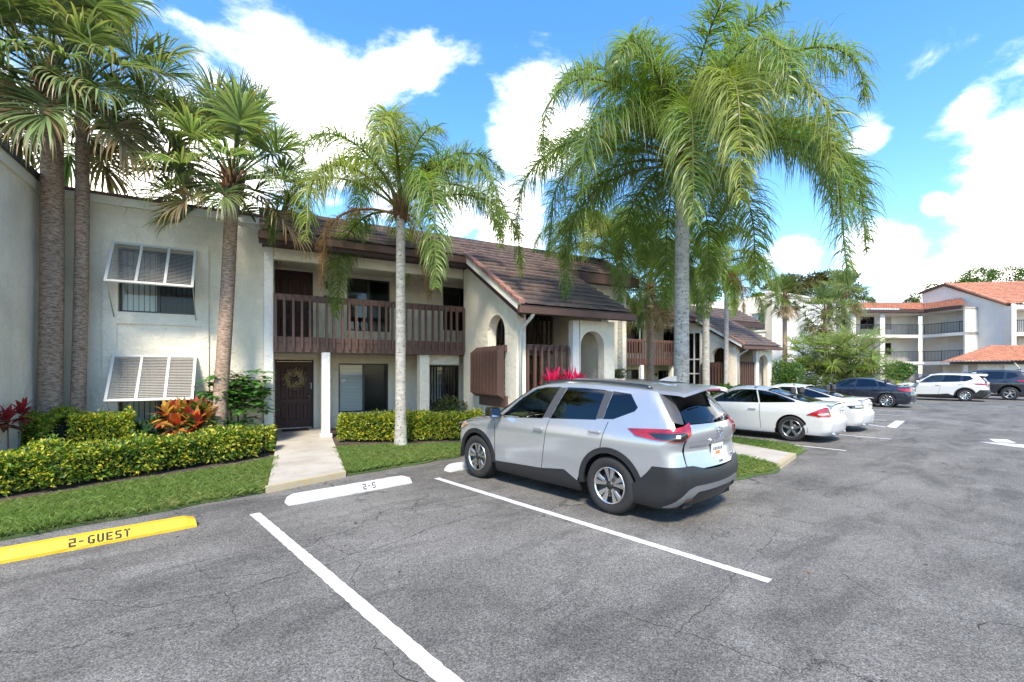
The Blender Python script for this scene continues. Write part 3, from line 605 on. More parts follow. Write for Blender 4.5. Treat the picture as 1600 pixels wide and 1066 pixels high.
def house(du, dv, dz, label, first=True):
    root = thing('apartment_house', label, 'house', (0, 0, 0)); before = set(bpy.data.objects)
    S, SW, BR, T = MAT['stucco'], MAT['stucco_white'], MAT['brown'], MAT['trim']
    # ---- flat-roofed block with the two shuttered windows
    ops = [rect(-2.58, -1.18, 3.10, 4.52), rect(-2.58, -1.18, .60, 2.06)]
    slab_obj(rect(-3.72, .235, -.1, 5.60), ops, 'y', 13.10, 13.35, 'wall', S, root)
    slab_obj(rect(-2.84, -.91, -.1, 4.75), ops + [rect(-2.6, -1.16, 2.30, 2.84)], 'y', 13.055, 13.098, 'window_surround', S, root)
    MB().box(-3.72, .30, 13.04, 13.35, 5.42, 5.60).build('parapet_band', T, root); MB().box(-3.80, .34, 12.99, 13.45, 5.60, 5.655).build('coping', BR, root)
    MB().box(-3.72, -3.47, 13.352, 21, -.1, 5.6).build('wall', S, root); MB().box(.0, .235, 13.352, 21, -.1, 5.6).build('wall', S, root)
    MB().box(-3.46, -.01, 13.352, 20.9, 5.2, 5.4).build('flat_roof', MAT['floor_in'], root)
    for z0, z1 in ((3.10, 4.52), (.60, 2.06)): window(root, -2.58, -1.18, z0, z1, 13.10, 'v', vertical=True)
    bahama(root, -2.66, -1.14, 4.60, 13.05, .98, .70); bahama(root, -2.66, -1.14, 2.13, 13.05, .98, .70)
    # ---- recessed entrances under the balcony
    slab_obj(rect(.237, 12.0, -.1, 5.4), [rect(.56, 1.59, -.1, 2.12), rect(2.30, 3.83, .50, 2.03), rect(5.23, 6.30, .60, 1.98), rect(.56, 1.57, 2.58, 4.74), rect(2.55, 3.88, 3.05, 4.70), rect(5.7, 7.0, 3.2, 4.7)], 'y', 15.0, 15.2, 'wall', S, root)
    panel_door(root, .56, 1.59, .06, 2.12, 15.0); panel_door(root, .56, 1.57, 2.58, 4.74, 15.0)
    MB().box(.46, .558, 14.975, 14.999, .06, 2.2).box(1.592, 1.69, 14.975, 14.999, .06, 2.2).box(.46, 1.69, 14.975, 14.999, 2.2, 2.30).build('door_trim', T, root)
    window(root, 2.30, 3.83, .50, 2.03, 15.0); window(root, 5.23, 6.30, .60, 1.98, 15.0, 'v', vertical=True); window(root, 2.55, 3.88, 3.05, 4.70, 15.0, None); window(root, 5.7, 7.0, 3.2, 4.7, 15.0, None)
    MB().box(2.22, 3.91, 14.94, 15.02, .44, .498).build('window_sill', T, root)
    lantern(root, 1.95, 15.0, 4.40); wall_number(root, 1.95, 15.0, 4.05); lantern(root, 4.95, 15.0, 1.72)
    MB().box(1.80, 1.93, 14.6, 15.0, -.1, 2.28).build('wing_wall', S, root)
    # columns, slab, header
    MB().bbox(.237, .45, 12.96, 13.26, -.1, 4.88, .012).build('column', SW, root); MB().bbox(1.56, 1.76, 12.80, 13.02, -.1, 2.27, .012).build('column', SW, root)
    MB().box(1.52, 1.80, 12.76, 13.06, -.1, .16).build('column_base', SW, root)
    MB().bbox(4.23, 4.52, 13.0, 13.28, -.1, 2.27, .012).build('column', S, root)
    MB().box(.452, 9.0, 13.02, 14.998, 2.30, 2.54).build('balcony_floor', MAT['floor_in'], root)
    MB().box(.452, 5.58, 13.0, 13.2, 4.60, 4.88).build('header_beam', S, root); MB().box(.24, 9, 13.21, 15, 4.80, 4.86).build('soffit', S, root)
    MB().box(4.54, 5.58, 13.3, 13.5, 1.99, 2.28).build('header_beam', S, root)
    railing(root, .46, 5.58, 12.90, 2.36, 3.73, .19, skirt=(2.27, 2.56))
    # ---- tiled roof
    deck = [(12.40, roofz(12.40) - .05), (14.05, roofz(14.05) - .05), (14.05, 5.0), (13.5, 4.89), (12.40, 4.89)]
    MB().prism(deck, 'x', .20, 12.2).build('roof_deck', MAT['darkbrown'], root)
    rf = tile_field(root, .14, 12.2, 12.38, 14.08, 0, 0).build('roof_tiles', MAT['rooftile'], root); stuff(rf)
    MB().box(.14, 12.2, 14.0, 14.2, roofz(14.05) - .04, roofz(14.05) + .07).build('ridge_cap', MAT['rooftile'], root)
    MB().box(.12, 5.44, 12.34, 12.395, 4.80, 5.12).build('fascia', MAT['darkbrown'], root); MB().box(.10, 5.44, 12.24, 12.335, 4.90, 5.02).box(.10, 5.44, 12.235, 12.25, 4.90, 5.06).build('gutter', BR, root)
    MB().box(-.0, 12.2, 14.1, 20, 5.35, 5.55).build('flat_roof', MAT['floor_in'], root)
    # ---- stair tower with the roof running down over it
    sd_ = [(9.28, roofz(9.28) - .05), (12.40, roofz(12.40) - .05), (12.40, roofz(12.40) - .20), (9.28, roofz(9.28) - .20)]
    MB().prism(sd_, 'x', 5.42, 8.80).build('roof_deck', MAT['darkbrown'], root)
    stuff(tile_field(root, 5.40, 8.82, 9.22, 12.38, 0, 0).build('roof_tiles', MAT['rooftile'], root))
    MB().box(5.36, 8.84, 9.20, 9.275, 3.12, 3.33).build('fascia', MAT['darkbrown'], root); MB().box(5.30, 8.90, 9.10, 9.195, 3.13, 3.25).box(5.30, 8.90, 9.09, 9.105, 3.13, 3.28).build('gutter', BR, root)
    rk = [(9.22, roofz(9.22) - .28), (12.42, roofz(12.42) - .28), (12.42, roofz(12.42) + .02), (9.22, roofz(9.22) + .02)]
    MB().prism([(a, b + .10) for a, b in rk[:2]] + rk[2:], 'x', 5.36, 5.415).build('rake_board', T, root)
    MB().prism([(9.16, roofz(9.16) - .32), (12.42, roofz(12.42) - .32), (12.42, roofz(12.42) - .185), (9.16, roofz(9.16) - .185)], 'x', 5.40, 5.46).build('rake_trim', MAT['darkbrown'], root)
    rme = MB().prism([(-.02, 0), (.36, .36 * .565), (.36, .36 * .565 + .075), (-.02, .10)], 'x', -.075, .075).mesh('rake_tile'); rme.materials.append(MAT['ridgetile'])
    for i in range(10):
        v = 9.20 + i * .32; o = bpy.data.objects.new('rake_tile', rme); col.objects.link(o); o.parent = root; o.location = (5.41, v, roofz(v) + .0 + rnd.uniform(0, .012))
    vn, vf = 9.75, 13.0
    side = [(vn, -.1), (vf, -.1), (vf, roofz(vf) - .26 if False else 4.86), (12.35, 4.86), (vn, roofz(vn) - .23)]
    slab_obj(side, [archpoly(10.85, .495, .95, 2.78)], 'x', 5.60, 5.86, 'stair_wall', S, root)
    MB().box(5.88, 5.92, 10.1, 11.6, .9, 1.0).build('opening_sill', T, root)
    # slatted screen over the lower half of the opening
    sc = MB().bbox(5.53, 5.598, 10.22, 11.92, 2.28, 2.45, .006).build('slat_screen', BR, root); MB().bbox(5.53, 5.598, 10.18, 11.75, .86, 1.16, .006).build('bottom_rail', BR, sc)
    sm = MB().add([(5.33, 0, 1.20), (5.33, .05, 1.20), (5.53, .05, 1.08), (5.53, 0, 1.08), (5.33, 0, 2.30), (5.33, .05, 2.30), (5.53, .05, 2.46), (5.53, 0, 2.46)], [(0, 3, 2, 1), (4, 5, 6, 7), (0, 1, 5, 4), (1, 2, 6, 5), (2, 3, 7, 6), (3, 0, 4, 7)]).mesh('slat'); fix_normals(sm); sm.materials.append(BR)
    for i in range(9):
        o = bpy.data.objects.new('slat', sm); col.objects.link(o); o.parent = sc; o.location = (0, 10.27 + i * .197, 0)
    railing(root, 5.87, 7.18, 9.80, .98, 2.46, .185)
    MB().box(5.862, 7.2, 9.88, 10.02, -.1, .97).build('low_wall', S, root)
    MB().bbox(7.24, 7.44, 9.66, 9.88, -.1, 3.12, .012).build('column', SW, root)
    slab_obj([(7.45, -.1), (8.62, -.1), (8.62, 3.12), (7.45, 3.12)], [archpoly(7.86, .40, -.05, 2.45)], 'y', 9.64, 9.90, 'arch_wall', S, root)
    MB().prism([(9.90, -.1), (vf, -.1), (vf, 4.86), (12.35, 4.86), (9.90, roofz(9.90) - .23)], 'x', 8.38, 8.62).build('stair_wall', S, root)
    MB().box(5.862, 7.0, 10.022, 12.6, 1.08, 1.2).build('stair_landing', MAT['floor_in'], root)
    for i in range(7): MB().box(7.0 + i * .17, 7.19 + i * .17, 11.3, 12.4, 1.2 - (i + 1) * .165, 1.24 - (i + 1) * .165).build('stair_tread', MAT['floor_in'], root)
    MB().prism([(7.0, .85), (8.25, -.35), (8.25, -.1), (7.0, 1.12)], 'y', 11.22, 11.28).build('stair_stringer', MAT['darkbrown'], root)
    for i in range(7): MB().box(6.0, 7.0, 12.6 - .0 + i * .10, 12.72 + i * .10, 1.2 + i * .19, 1.24 + i * .19).build('stair_tread', MAT['floor_in'], root)
    MB().prism([(10.1, 1.0), (12.4, 2.4), (12.4, 2.75), (10.1, 1.35)], 'x', 6.45, 6.51).build('stair_stringer', MAT['darkbrown'], root)
    MB().tube([(7.55, 10.2, 1.75), (8.35, 10.2, .95), (8.36, 10.2, 0)], .02, 6).tube([(7.55, 10.2, 1.45), (8.35, 10.2, .65)], .015, 6).build('handrail', MAT['brass'], root)
    railing(root, 6.0, 8.3, 12.2, 2.35, 3.55, .17, mat='darkbrown')
    MB().tube([(5.72, 9.15, 3.16), (5.70, 9.22, 3.06), (5.68, 9.58, 2.86), (5.67, 9.68, 2.74), (5.67, 9.70, .12)], .045, 8).build('downspout', MAT['white_metal'], root)
    lantern(root, 6.6, 12.15, 3.9)
    # ---- the wall on beyond the stairs
    MB().box(8.622, 12.2, 13.0, 13.2, -.1, 4.9).build('wall', S, root); MB().box(8.85, 12.2, 12.34, 12.395, 4.80, 5.12).build('fascia', MAT['darkbrown'], root); MB().box(12.0, 12.2, 13.2, 20, -.1, 5.5).build('wall', S, root)
    if not first:      # tall window bay in the stair tower's flank
        b = MB(); V0, V1 = 12.0, 12.95
        b.box(5.50, 5.598, V0, V0 + .07, .5, 4.3).box(5.50, 5.598, V1 - .07, V1, .5, 4.3).box(5.50, 5.598, (V0 + V1) / 2 - .03, (V0 + V1) / 2 + .03, .5, 4.3)
        for z in (.5, 1.75, 2.6, 4.2): b.box(5.505, 5.597, V0, V1, z, z + .08)
        w = b.build('window', MAT['white_metal'], root); MB().box(5.56, 5.58, V0 + .07, V1 - .07, .58, 4.2).build('pane', MAT['screen'], w)
    root.location = (du, dv, dz)
    for o in set(bpy.data.objects) - before:
        if o.parent == root: o.matrix_parent_inverse = Matrix()
    return root
house(0, 0, 0, 'cream stucco apartment house with shuttered windows and wreathed front door')
house(17.5, 6.3, -.15, 'farther cream apartment house with brown roof and tall stair window behind the coupe', False)
# far-left wing, set forward of the first house
wg = thing('wing_house', 'plain grey stucco side wing beside the tall cabbage palms', 'house', (-3.75, 10.2, 0))
MB().box(-12, -3.75, 10.2, 20, -.1, 5.55).build('wall', MAT['stucco_side'], wg); MB().box(-12, -3.70, 10.15, 20, 5.35, 5.56).build('parapet_band', MAT['trim'], wg); MB().box(-12, -3.64, 10.1, 20, 5.56, 5.66).build('coping', MAT['blackmetal'], wg)
MB().box(-3.748, -3.63, 12.92, 13.03, .1, 5.3).build('downspout', MAT['white_metal'], wg)

# wreath and mat
def wreath():
    t = thing('wreath', 'dried cream berry wreath on the brown front door', 'wreath', (1.07, 14.98, 1.56)); g = np.random.default_rng(4)
    MB().tube([(1.07 + .17 * math.cos(a), 15.015, 1.56 + .17 * math.sin(a)) for a in np.linspace(0, 2 * math.pi, 28)], .018, 6).build('wreath_ring', MAT['twig'], t)
    n = 1100; a = g.uniform(0, 6.283, n); r = .20 + g.normal(0, .06, n); P = np.stack([1.07 + r * np.cos(a), 14.985 - np.abs(g.normal(0, .025, n)), 1.56 + r * np.sin(a)], 1)
    D = np.stack([np.cos(a + g.normal(0, .7, n)), -np.abs(g.normal(.4, .3, n)), np.sin(a + g.normal(0, .7, n))], 1)
    c = np.array([.66, .56, .38]) * g.uniform(.5, 1.3, (n, 1)); me = leaf_cloud('wreath_sprigs', P, D, g.uniform(.025, .05, n), .42, c, g, MAT['leaf'])
    link('wreath_sprigs', me, None, t)
def leaf_cloud(name, P, D, L, wr, C, g, mat, fold=.18, curl=.0):
    """many small leaves, each a folded diamond of 4 triangles: base points P, directions D, lengths L, width ratio wr, colours C"""
    n = len(P); D = D / np.linalg.norm(D, axis=1, keepdims=True); ref = g.normal(0, 1, (n, 3)); ref[:, 2] *= .5
    S = np.cross(D, ref); S /= np.linalg.norm(S, axis=1, keepdims=True); N = np.cross(S, D); L = np.asarray(L).reshape(-1, 1) * np.ones((n, 1)); w = L * wr * .5
    up = np.sign(N[:, 2:3]); N = N * np.where(up == 0, 1, up)
    v = np.stack([P, P + D * L * .48 + S * w + N * w * fold * 2, P + D * L * .52 - N * L * curl, P + D * L * .48 - S * w + N * w * fold * 2, P + D * L - N * L * curl * 2.2], 1)
    idx = np.arange(n)[:, None] * 5; f = (idx + np.array([0, 2, 1, 1, 2, 4, 0, 3, 2, 2, 3, 4])).ravel()
    return np_mesh(name, v.reshape(-1, 3), f, np.full(n * 4, 3), mat, np.repeat(C[:, None, :], 5, 1).reshape(-1, 3))
wreath()
tag(MB().bbox(.72, 1.42, 14.42, 14.88, .092, .108, .006).build('doormat', simple('mat_fibre', (.06, .028, .022), .95, var=.4, vscale=40, bmp=.6, bscale=150)), 'dark brown doormat on the walk below the wreathed door', 'doormat')
# ================================================================ buildings farther off
def barrel_roof(parent, A, B, C, D, name='roof_tiles', mat='orangetile', pitch=.28, row=.42):
    """barrel-tile slope: eave A->B, ridge D->C"""
    A, B, C, D = map(Vector, (A, B, C, D)); n = max(2, int((B - A).length / pitch)); m = max(2, int((D - A).length / row)); nrm = (B - A).cross(D - A).normalized()
    if nrm.z < 0: nrm = -nrm
    K = 4; vs = []; 
    for j in range(m):
        for e in (0, 1):
            t = (j + e) / m; P0 = A.lerp(D, t); P1 = B.lerp(C, t)
            for i in range(n * K + 1):
                s = i / (n * K); vs.append(P0.lerp(P1, s) + nrm * (.065 * abs(math.sin(math.pi * i / K)) + (.05 if e == 0 else .0)))
    w = n * K + 1; fs = []
    for j in range(2 * m - 1): fs += [(j * w + i, j * w + i + 1, (j + 1) * w + i + 1, (j + 1) * w + i) for i in range(w - 1)]
    return stuff(MB().add(vs, fs).build(name, MAT[mat], parent))
def fence_rail(parent, x0, x1, z0, z1, y, step=.14):
    r = MB().box(x0, x1, y - .03, y + .03, z1 - .06, z1).box(x0, x1, y - .02, y + .02, z0 + .04, z0 + .08)
    ro = r.build('balcony_railing', MAT['blackmetal'], parent); n = int((x1 - x0) / step); b = MB()
    for i in range(n): x = x0 + (i + .5) * (x1 - x0) / n; w = .03 if i % 12 == 0 else .012; b.box(x - w, x + w, y - .012, y + .012, z0 + .08, z1 - .06)
    stuff(b.build('railing_bars', MAT['blackmetal'], (ro, parent[1])))
def frame_of(A, B):
    A, B = Vector(A), Vector(B); d = B - A; return A, math.atan2(d.y, d.x), d.length
SF = MAT['stucco_far']
# three-storey block with open galleries
A, B, C_ = at(1325, 50), at(1443, 50.5), at(1509, 46.5)
fb = thing('gallery_building', 'three storey white apartment building with open galleries and terracotta roof', 'building', A)
def gallery(A, B, first):
    o, rz, L = frame_of(A, B); e = (fb, Matrix.Translation(o) @ Matrix.Rotation(rz, 4, 'Z'))
    ops = []
    for k, z in enumerate((-.05, 2.82, 5.75)):
        xs = [.9, 3.0, 5.0] if first else [.3]
        for x in xs: ops.append(rect(x, x + (1.0 if x < 2 else 1.7), z + (.1 if x < 2 else .75), z + 2.15))
    me = fix_normals(slab(rect(0 if first else -1.3, L + (1.3 if first else 0), -.1, 8.2), ops, 'y', 1.9, 2.1).mesh('back_wall')); link('back_wall', me, SF, e)
    for i, op in enumerate(ops):
        MB().box(op[0][0], op[1][0], 1.98, 2.0, op[0][1], op[2][1]).build('window', MAT['glass_dark'] if i % 2 else MAT['shutter'], e)
        xm = (op[0][0] + op[1][0]) / 2; MB().box(xm - .04, xm + .04, 1.93, 1.979, op[0][1], op[2][1]).build('window_frame', MAT['bronze'], e)
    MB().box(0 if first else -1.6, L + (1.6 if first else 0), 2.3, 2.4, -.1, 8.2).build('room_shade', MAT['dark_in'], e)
    for z in (2.50, 5.43): MB().box(-.02 if not first else 0, L, -.05, 1.898, z, z + .32).build('gallery_floor', SF, e)
    MB().box(0, L, -.05, 1.898, 8.0, 8.25).build('soffit', SF, e); MB().box(-.05, L + .05, -.6, -.35, 8.12, 8.42).build('gutter', MAT['darkbrown'], e)
    for z in (2.82, 5.75): fence_rail(e, .05, L - .05, z, z + 1.12, .0)
    if first:
        for x in (.25, 3.55): MB().box(x, x + .55, -.12, .35, -.1, 8.0).build('column', SF, e)
    else: MB().box(L - .16, L, -.06, 2.0, -.1, 8.2).build('end_wall', SF, e)
    return e
gallery(A, B, True); gallery(B, C_, False)
zr = 8.42; n1 = Vector((ray(1400)[0], ray(1400)[1], 0)).normalized()
def up(p, z): return Vector((p[0], p[1], z))
def push(p, dist, z): q = Vector((p[0], p[1], 0)); q = q + q.normalized() * dist; return Vector((q.x, q.y, z))
barrel_roof(fb, push(A, -.6, zr), push(B, -.6, zr), push(B, 3.2, zr + 1.15), push(A, 3.2, zr + 1.15)); barrel_roof(fb, push(B, -.6, zr), push(C_, -.6, zr) + Vector((.25, 0, 0)), push(C_, 3.5, zr + 1.0) + Vector((-1.2, 0, 0)), push(B, 3.2, zr + 1.15))
# projecting gabled block at its right
D_, E_ = at(1441, 52.5), at(1588, 43.5)
o, rz, L = frame_of(D_, E_); gb = (fb, Matrix.Translation(o) @ Matrix.Rotation(rz, 4, 'Z'))
zl, zp, ze = 10.85, 11.25, 7.95; pk = .27 * L
link('wall', fix_normals(MB().prism([(0, -.1), (L * .93, -.1), (L * .93, 8.15), (pk, zp - .15), (0, zl - .15)], 'y', 0.0, .3).mesh('wall')), SF, gb)
MB().prism([(-.2, zl - .05), (pk, zp + .02), (pk, zp - .24), (-.2, zl - .31)], 'y', -.18, -.02).prism([(pk, zp + .02), (L * .96, ze + .22), (L * .96, ze - .06), (pk, zp - .24)], 'y', -.18, -.02).build('rake_board', MAT['darkbrown'], gb)
P0 = at(1477, 50.0, zp); P1 = at(1574, 43.9, ze + .2); P3 = at(1690, 42.6, ze + .2)
barrel_roof(fb, P1, P3, at(1620, 49.0, zp + .1), P0 + Vector((.05, 0, .02)))
tl = MB()
rt = MB().lathe([(.17, -.25), (.14, .25)], 'x', (0, 0, 0), 10).mesh('rake_tile'); rt.materials.append(MAT['orangetile'])
dirv = (P1 - P0); q = dirv.to_track_quat('X', 'Z').to_euler()
for i in range(15):
    o2 = bpy.data.objects.new('rake_tile', rt); col.objects.link(o2); o2.parent = fb; o2.location = P0 + dirv * ((i + .5) / 15) - fb.location + Vector((0, 0, .06)); o2.rotation_euler = q
F_, H_ = at(1588, 43.4), at(1720, 41.5)
o, rz, L = frame_of(F_, H_); ge = (fb, Matrix.Translation(o) @ Matrix.Rotation(rz, 4, 'Z'))
MB().box(0, L, 1.8, 2.0, -.1, 8.0).build('back_wall', SF, ge); MB().box(0, L, 0, 1.798, 7.6, 8.0).build('soffit', SF, ge)
for z in (2.5, 5.1): MB().box(0, L, 0, 1.798, z, z + .35).build('gallery_floor', SF, ge); fence_rail(ge, .05, L, z + .35, z + 1.5, .05)
MB().box(-.35, 0, -.02, 2.0, -.1, 7.95).build('column', SF, ge)
# low garage with hipped terracotta roof
ga = thing('garage_building', 'low white garage with hipped terracotta roof behind the parked SUVs', 'garage', at(1508, 40.5))
g0, g1 = at(1508, 40.8), at(1720, 38.5); o, rz, L = frame_of(g0, g1)
ge = (ga, Matrix.Translation(o) @ Matrix.Rotation(rz, 4, 'Z'))
MB().box(1.1, L, .3, 5, -.1, 2.5).build('wall', SF, ge); MB().box(-.15, .15, -.1, .2, -.1, 2.5).build('column', SF, ge); MB().box(2.9, L, .15, .298, -.1, 2.5).build('wall', MAT['stucco_white'], ge)
MB().box(-1.3, L, -.55, -.3, 2.38, 2.62).build('gutter', MAT['darkbrown'], ge); MB().box(-1.2, L, -.3, 5, 2.36, 2.46).build('soffit', SF, ge)
e0, e1 = at(1485, 39.9, 2.62), at(1720, 37.9, 2.62); r0, r1 = at(1557, 43.0, 4.15), at(1740, 42.0, 4.1)
barrel_roof(ga, e0, e1, r1, r0); barrel_roof(ga, at(1470, 46, 2.62), e0, r0, r0 + Vector((-.05, .3, 0)))
MB().tube([at(1585, 39.2, 2.5), at(1592, 39.3, 2.1), at(1592, 39.3, 0)], .05, 6).build('downspout', MAT['white_metal'], ga)
# white three-storey block behind the fan palms
A, B, C_ = at(1020, 47), at(1201, 38.5), at(1306, 44)
mbd = thing('corner_building', 'white three storey building with tan window bands behind the fan palms', 'building', B)
o, rz, L = frame_of(A, B); e = (mbd, Matrix.Translation(o) @ Matrix.Rotation(rz, 4, 'Z'))
ops = [rect(L - 1.35 - k * 3.2, L - .25 - k * 3.2, z, z + 1.45) for k in range(3) for z in (.35, 2.45, 5.25)]
link('wall', fix_normals(slab(rect(0, L, -.1, 8.1), ops, 'y', 0, .25).mesh('wall')), MAT['stucco'], e)
for op in ops:
    (x0, z0), (x1, z1) = op[0], op[2]
    w = MB().box(x0 - .12, x1 + .12, -.08, -.002, z0 - .16, z0 - .04).box(x0 - .12, x0, -.05, -.002, z0 - .04, z1 + .1).box(x1, x1 + .12, -.05, -.002, z0 - .04, z1 + .1).build('window', MAT['stucco_tan'], e)
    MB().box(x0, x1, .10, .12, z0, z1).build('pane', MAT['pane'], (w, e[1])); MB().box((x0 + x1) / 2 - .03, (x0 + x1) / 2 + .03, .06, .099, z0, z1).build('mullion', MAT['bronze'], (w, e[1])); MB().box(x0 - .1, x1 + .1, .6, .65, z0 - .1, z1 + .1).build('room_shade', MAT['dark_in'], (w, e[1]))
    MB().box(x0, x1, .2, .22, z0 + .55, z1).build('blinds', MAT['blind'], (w, e[1]))
o, rz, L = frame_of(B, C_); e = (mbd, Matrix.Translation(o) @ Matrix.Rotation(rz, 4, 'Z'))
MB().box(0, L, 0, .3, -.1, 8.35).build('wall', MAT['stucco_white'], e); MB().box(-.05, L + .05, -.08, .4, 8.35, 8.5).build('coping', MAT['trim'], e); MB().box(-.05, .0, -.3, .3, -.1, 8.3).build('corner_strip', MAT['stucco_tan'], e)
link('flat_roof', MB().add([up(A, 8.08), up(B, 8.08), up(C_, 8.3), up(C_ + Vector((0, 8, 0)), 8.3), up(A + Vector((0, 8, 0)), 8.08)], [(0, 1, 2, 3, 4)]).mesh('flat_roof'), MAT['floor_in'], mbd)
# ================================================================ plants
UPZ = np.array([0, 0, 1.0])
def nrm(a): return a / np.maximum(np.linalg.norm(a, axis=-1, keepdims=True), 1e-9)
def strips(P, D, L, W0, grav, nseg, twist, C, tipc=None, wprof=None, stiff=1.0):
    """n blades grown as bending strips: start P, direction D, length L, width W0; grav bends them down. returns verts, faces, colours"""
    n = len(P); V = np.zeros((n, (nseg + 1) * 2, 3)); CC = np.zeros((n, (nseg + 1) * 2, 3)); p = P.copy(); d = nrm(D)
    side0 = nrm(np.cross(d, twist)); prof = wprof or (lambda t: (1 - t) ** .7 * (.55 + 1.8 * t) if t < .25 else (1 - t) ** .75)
    for k in range(nseg + 1):
        t = k / nseg; w = (W0 * max(prof(t), .04) * .5)[:, None]; s = nrm(side0 - d * np.sum(side0 * d, 1, keepdims=True))
        V[:, 2 * k] = p - s * w; V[:, 2 * k + 1] = p + s * w
        c = C if tipc is None else C * (1 - t ** 2.5) + tipc * t ** 2.5
        CC[:, 2 * k] = c; CC[:, 2 * k + 1] = c
        p = p + d * (L / nseg)[:, None]; d = nrm(d - UPZ * (grav * (t + .35) ** stiff)[:, None])
    m = (nseg + 1) * 2; idx = np.arange(n)[:, None] * m; q = np.concatenate([np.array([2 * k, 2 * k + 1, 2 * k + 3, 2 * k + 2]) for k in range(nseg)])
    return V.reshape(-1, 3), (idx + q).ravel(), CC.reshape(-1, 3), n * nseg
def joinm(name, chunks, mat, quad=4):
    vs, fs, cs, lt = [], [], [], []; o = 0
    for V, F, C, nf in chunks: vs.append(V); fs.append(F + o); cs.append(C); lt.append(np.full(nf, len(F) // nf)); o += len(V)
    return np_mesh(name, np.concatenate(vs), np.concatenate(fs), np.concatenate(lt), mat, np.concatenate(cs))
def tube_np(pts, rad, c, n=5):
    mb = MB().tube(pts, rad, n, False); V = np.array(mb.v); F = np.array(mb.f); return V, F.ravel(), np.tile(np.array(c), (len(V), 1)), len(F)

def queen_frond(base, az, el, length, bend, seed, dead=0.0, ll=.72, dens=1.0, yel=0.0):
    """arching feather leaf: a rachis with two drooping rows of leaflets"""
    g = np.random.default_rng(seed); n = 26; p = np.array(base, float); pts = [p.copy()]; e = el; dirs = []
    sw = g.normal(0, .10)
    for i in range(n):
        t = i / n; a = az + sw * t * t; d = np.array([math.cos(e) * math.cos(a), math.cos(e) * math.sin(a), math.sin(e)]); dirs.append(d); p = p + d * length / n; pts.append(p.copy()); e -= bend / n * (.35 + 1.5 * t) ; e = max(e, -1.50)
    dirs.append(dirs[-1]); pts = np.array(pts); dirs = np.array(dirs)
    N = int(165 * dens * length / 3); t = np.sort(g.uniform(.17, 1.0, N)); t = np.repeat(t, 2); s = np.tile([1, -1], N); idx = t * n; i0 = np.minimum(idx.astype(int), n - 1); fr = (idx - i0)[:, None]
    P = pts[i0] * (1 - fr) + pts[i0 + 1] * fr; T = dirs[i0]; side = nrm(np.cross(T, UPZ + 1e-3)); upv = nrm(np.cross(side, T))
    prof = np.clip(np.sin(np.pi * np.clip((t - .1) / .98, 0, 1) ** .72), .22, 1); L = ll * prof * g.uniform(.75, 1.12, 2 * N)
    D = side * s[:, None] * g.uniform(.5, 1.0, (2 * N, 1)) + T * g.uniform(.25, .8, (2 * N, 1)) + upv * g.normal(.12, .42, (2 * N, 1))
    base_c = np.array([.135, .22, .048]) * (1 - yel) + np.array([.30, .31, .05]) * yel; base_c = base_c * (1 - dead) + np.array([.30, .165, .075]) * dead
    C = base_c * g.uniform(.6, 1.45, (2 * N, 1)) * np.array([1, 1, 1]) ; k = g.uniform(0, 1, (2 * N, 1)) ** 3 * .5 * (1 - dead); C = C * (1 - k) + np.array([.22, .22, .05]) * k
    gr = g.uniform(.55, 1.25, 2 * N) * (1.4 if dead else 1); V = strips(P, D, L, np.full(2 * N, .025) * g.uniform(.8, 1.25, 2 * N) * (.6 if dead > .5 else 1), gr, 5, upv + g.normal(0, .3, (2 * N, 3)), C, C * .75 + np.array([.10, .07, .02]) * .35)
    rc = (np.array([.20, .20, .06]) if dead < .5 else np.array([.28, .16, .08]))
    return [V, tube_np(pts, [.030 * (1 - .85 * i / n) + .004 for i in range(n + 1)], rc)]
def trunk_mesh(base, top, r0, r1, bulge=.25, rings=0.0, n=18, seg=40, seed=1, lean=.0):
    r = random.Random(seed); b, t = Vector(base), Vector(top); pts, rad = [], []
    for i in range(seg + 1):
        u = i / seg; p = b.lerp(t, u); p = p + Vector((math.sin(u * math.pi) * lean, 0, 0)); pts.append(p)
        rr = r0 + (r1 - r0) * u + bulge * r0 * math.exp(-u * 14); rr *= 1 + (rings * (1 if i % 2 else -1)) + r.uniform(-.012, .012); rad.append(rr)
    return MB().tube(pts, rad, n)
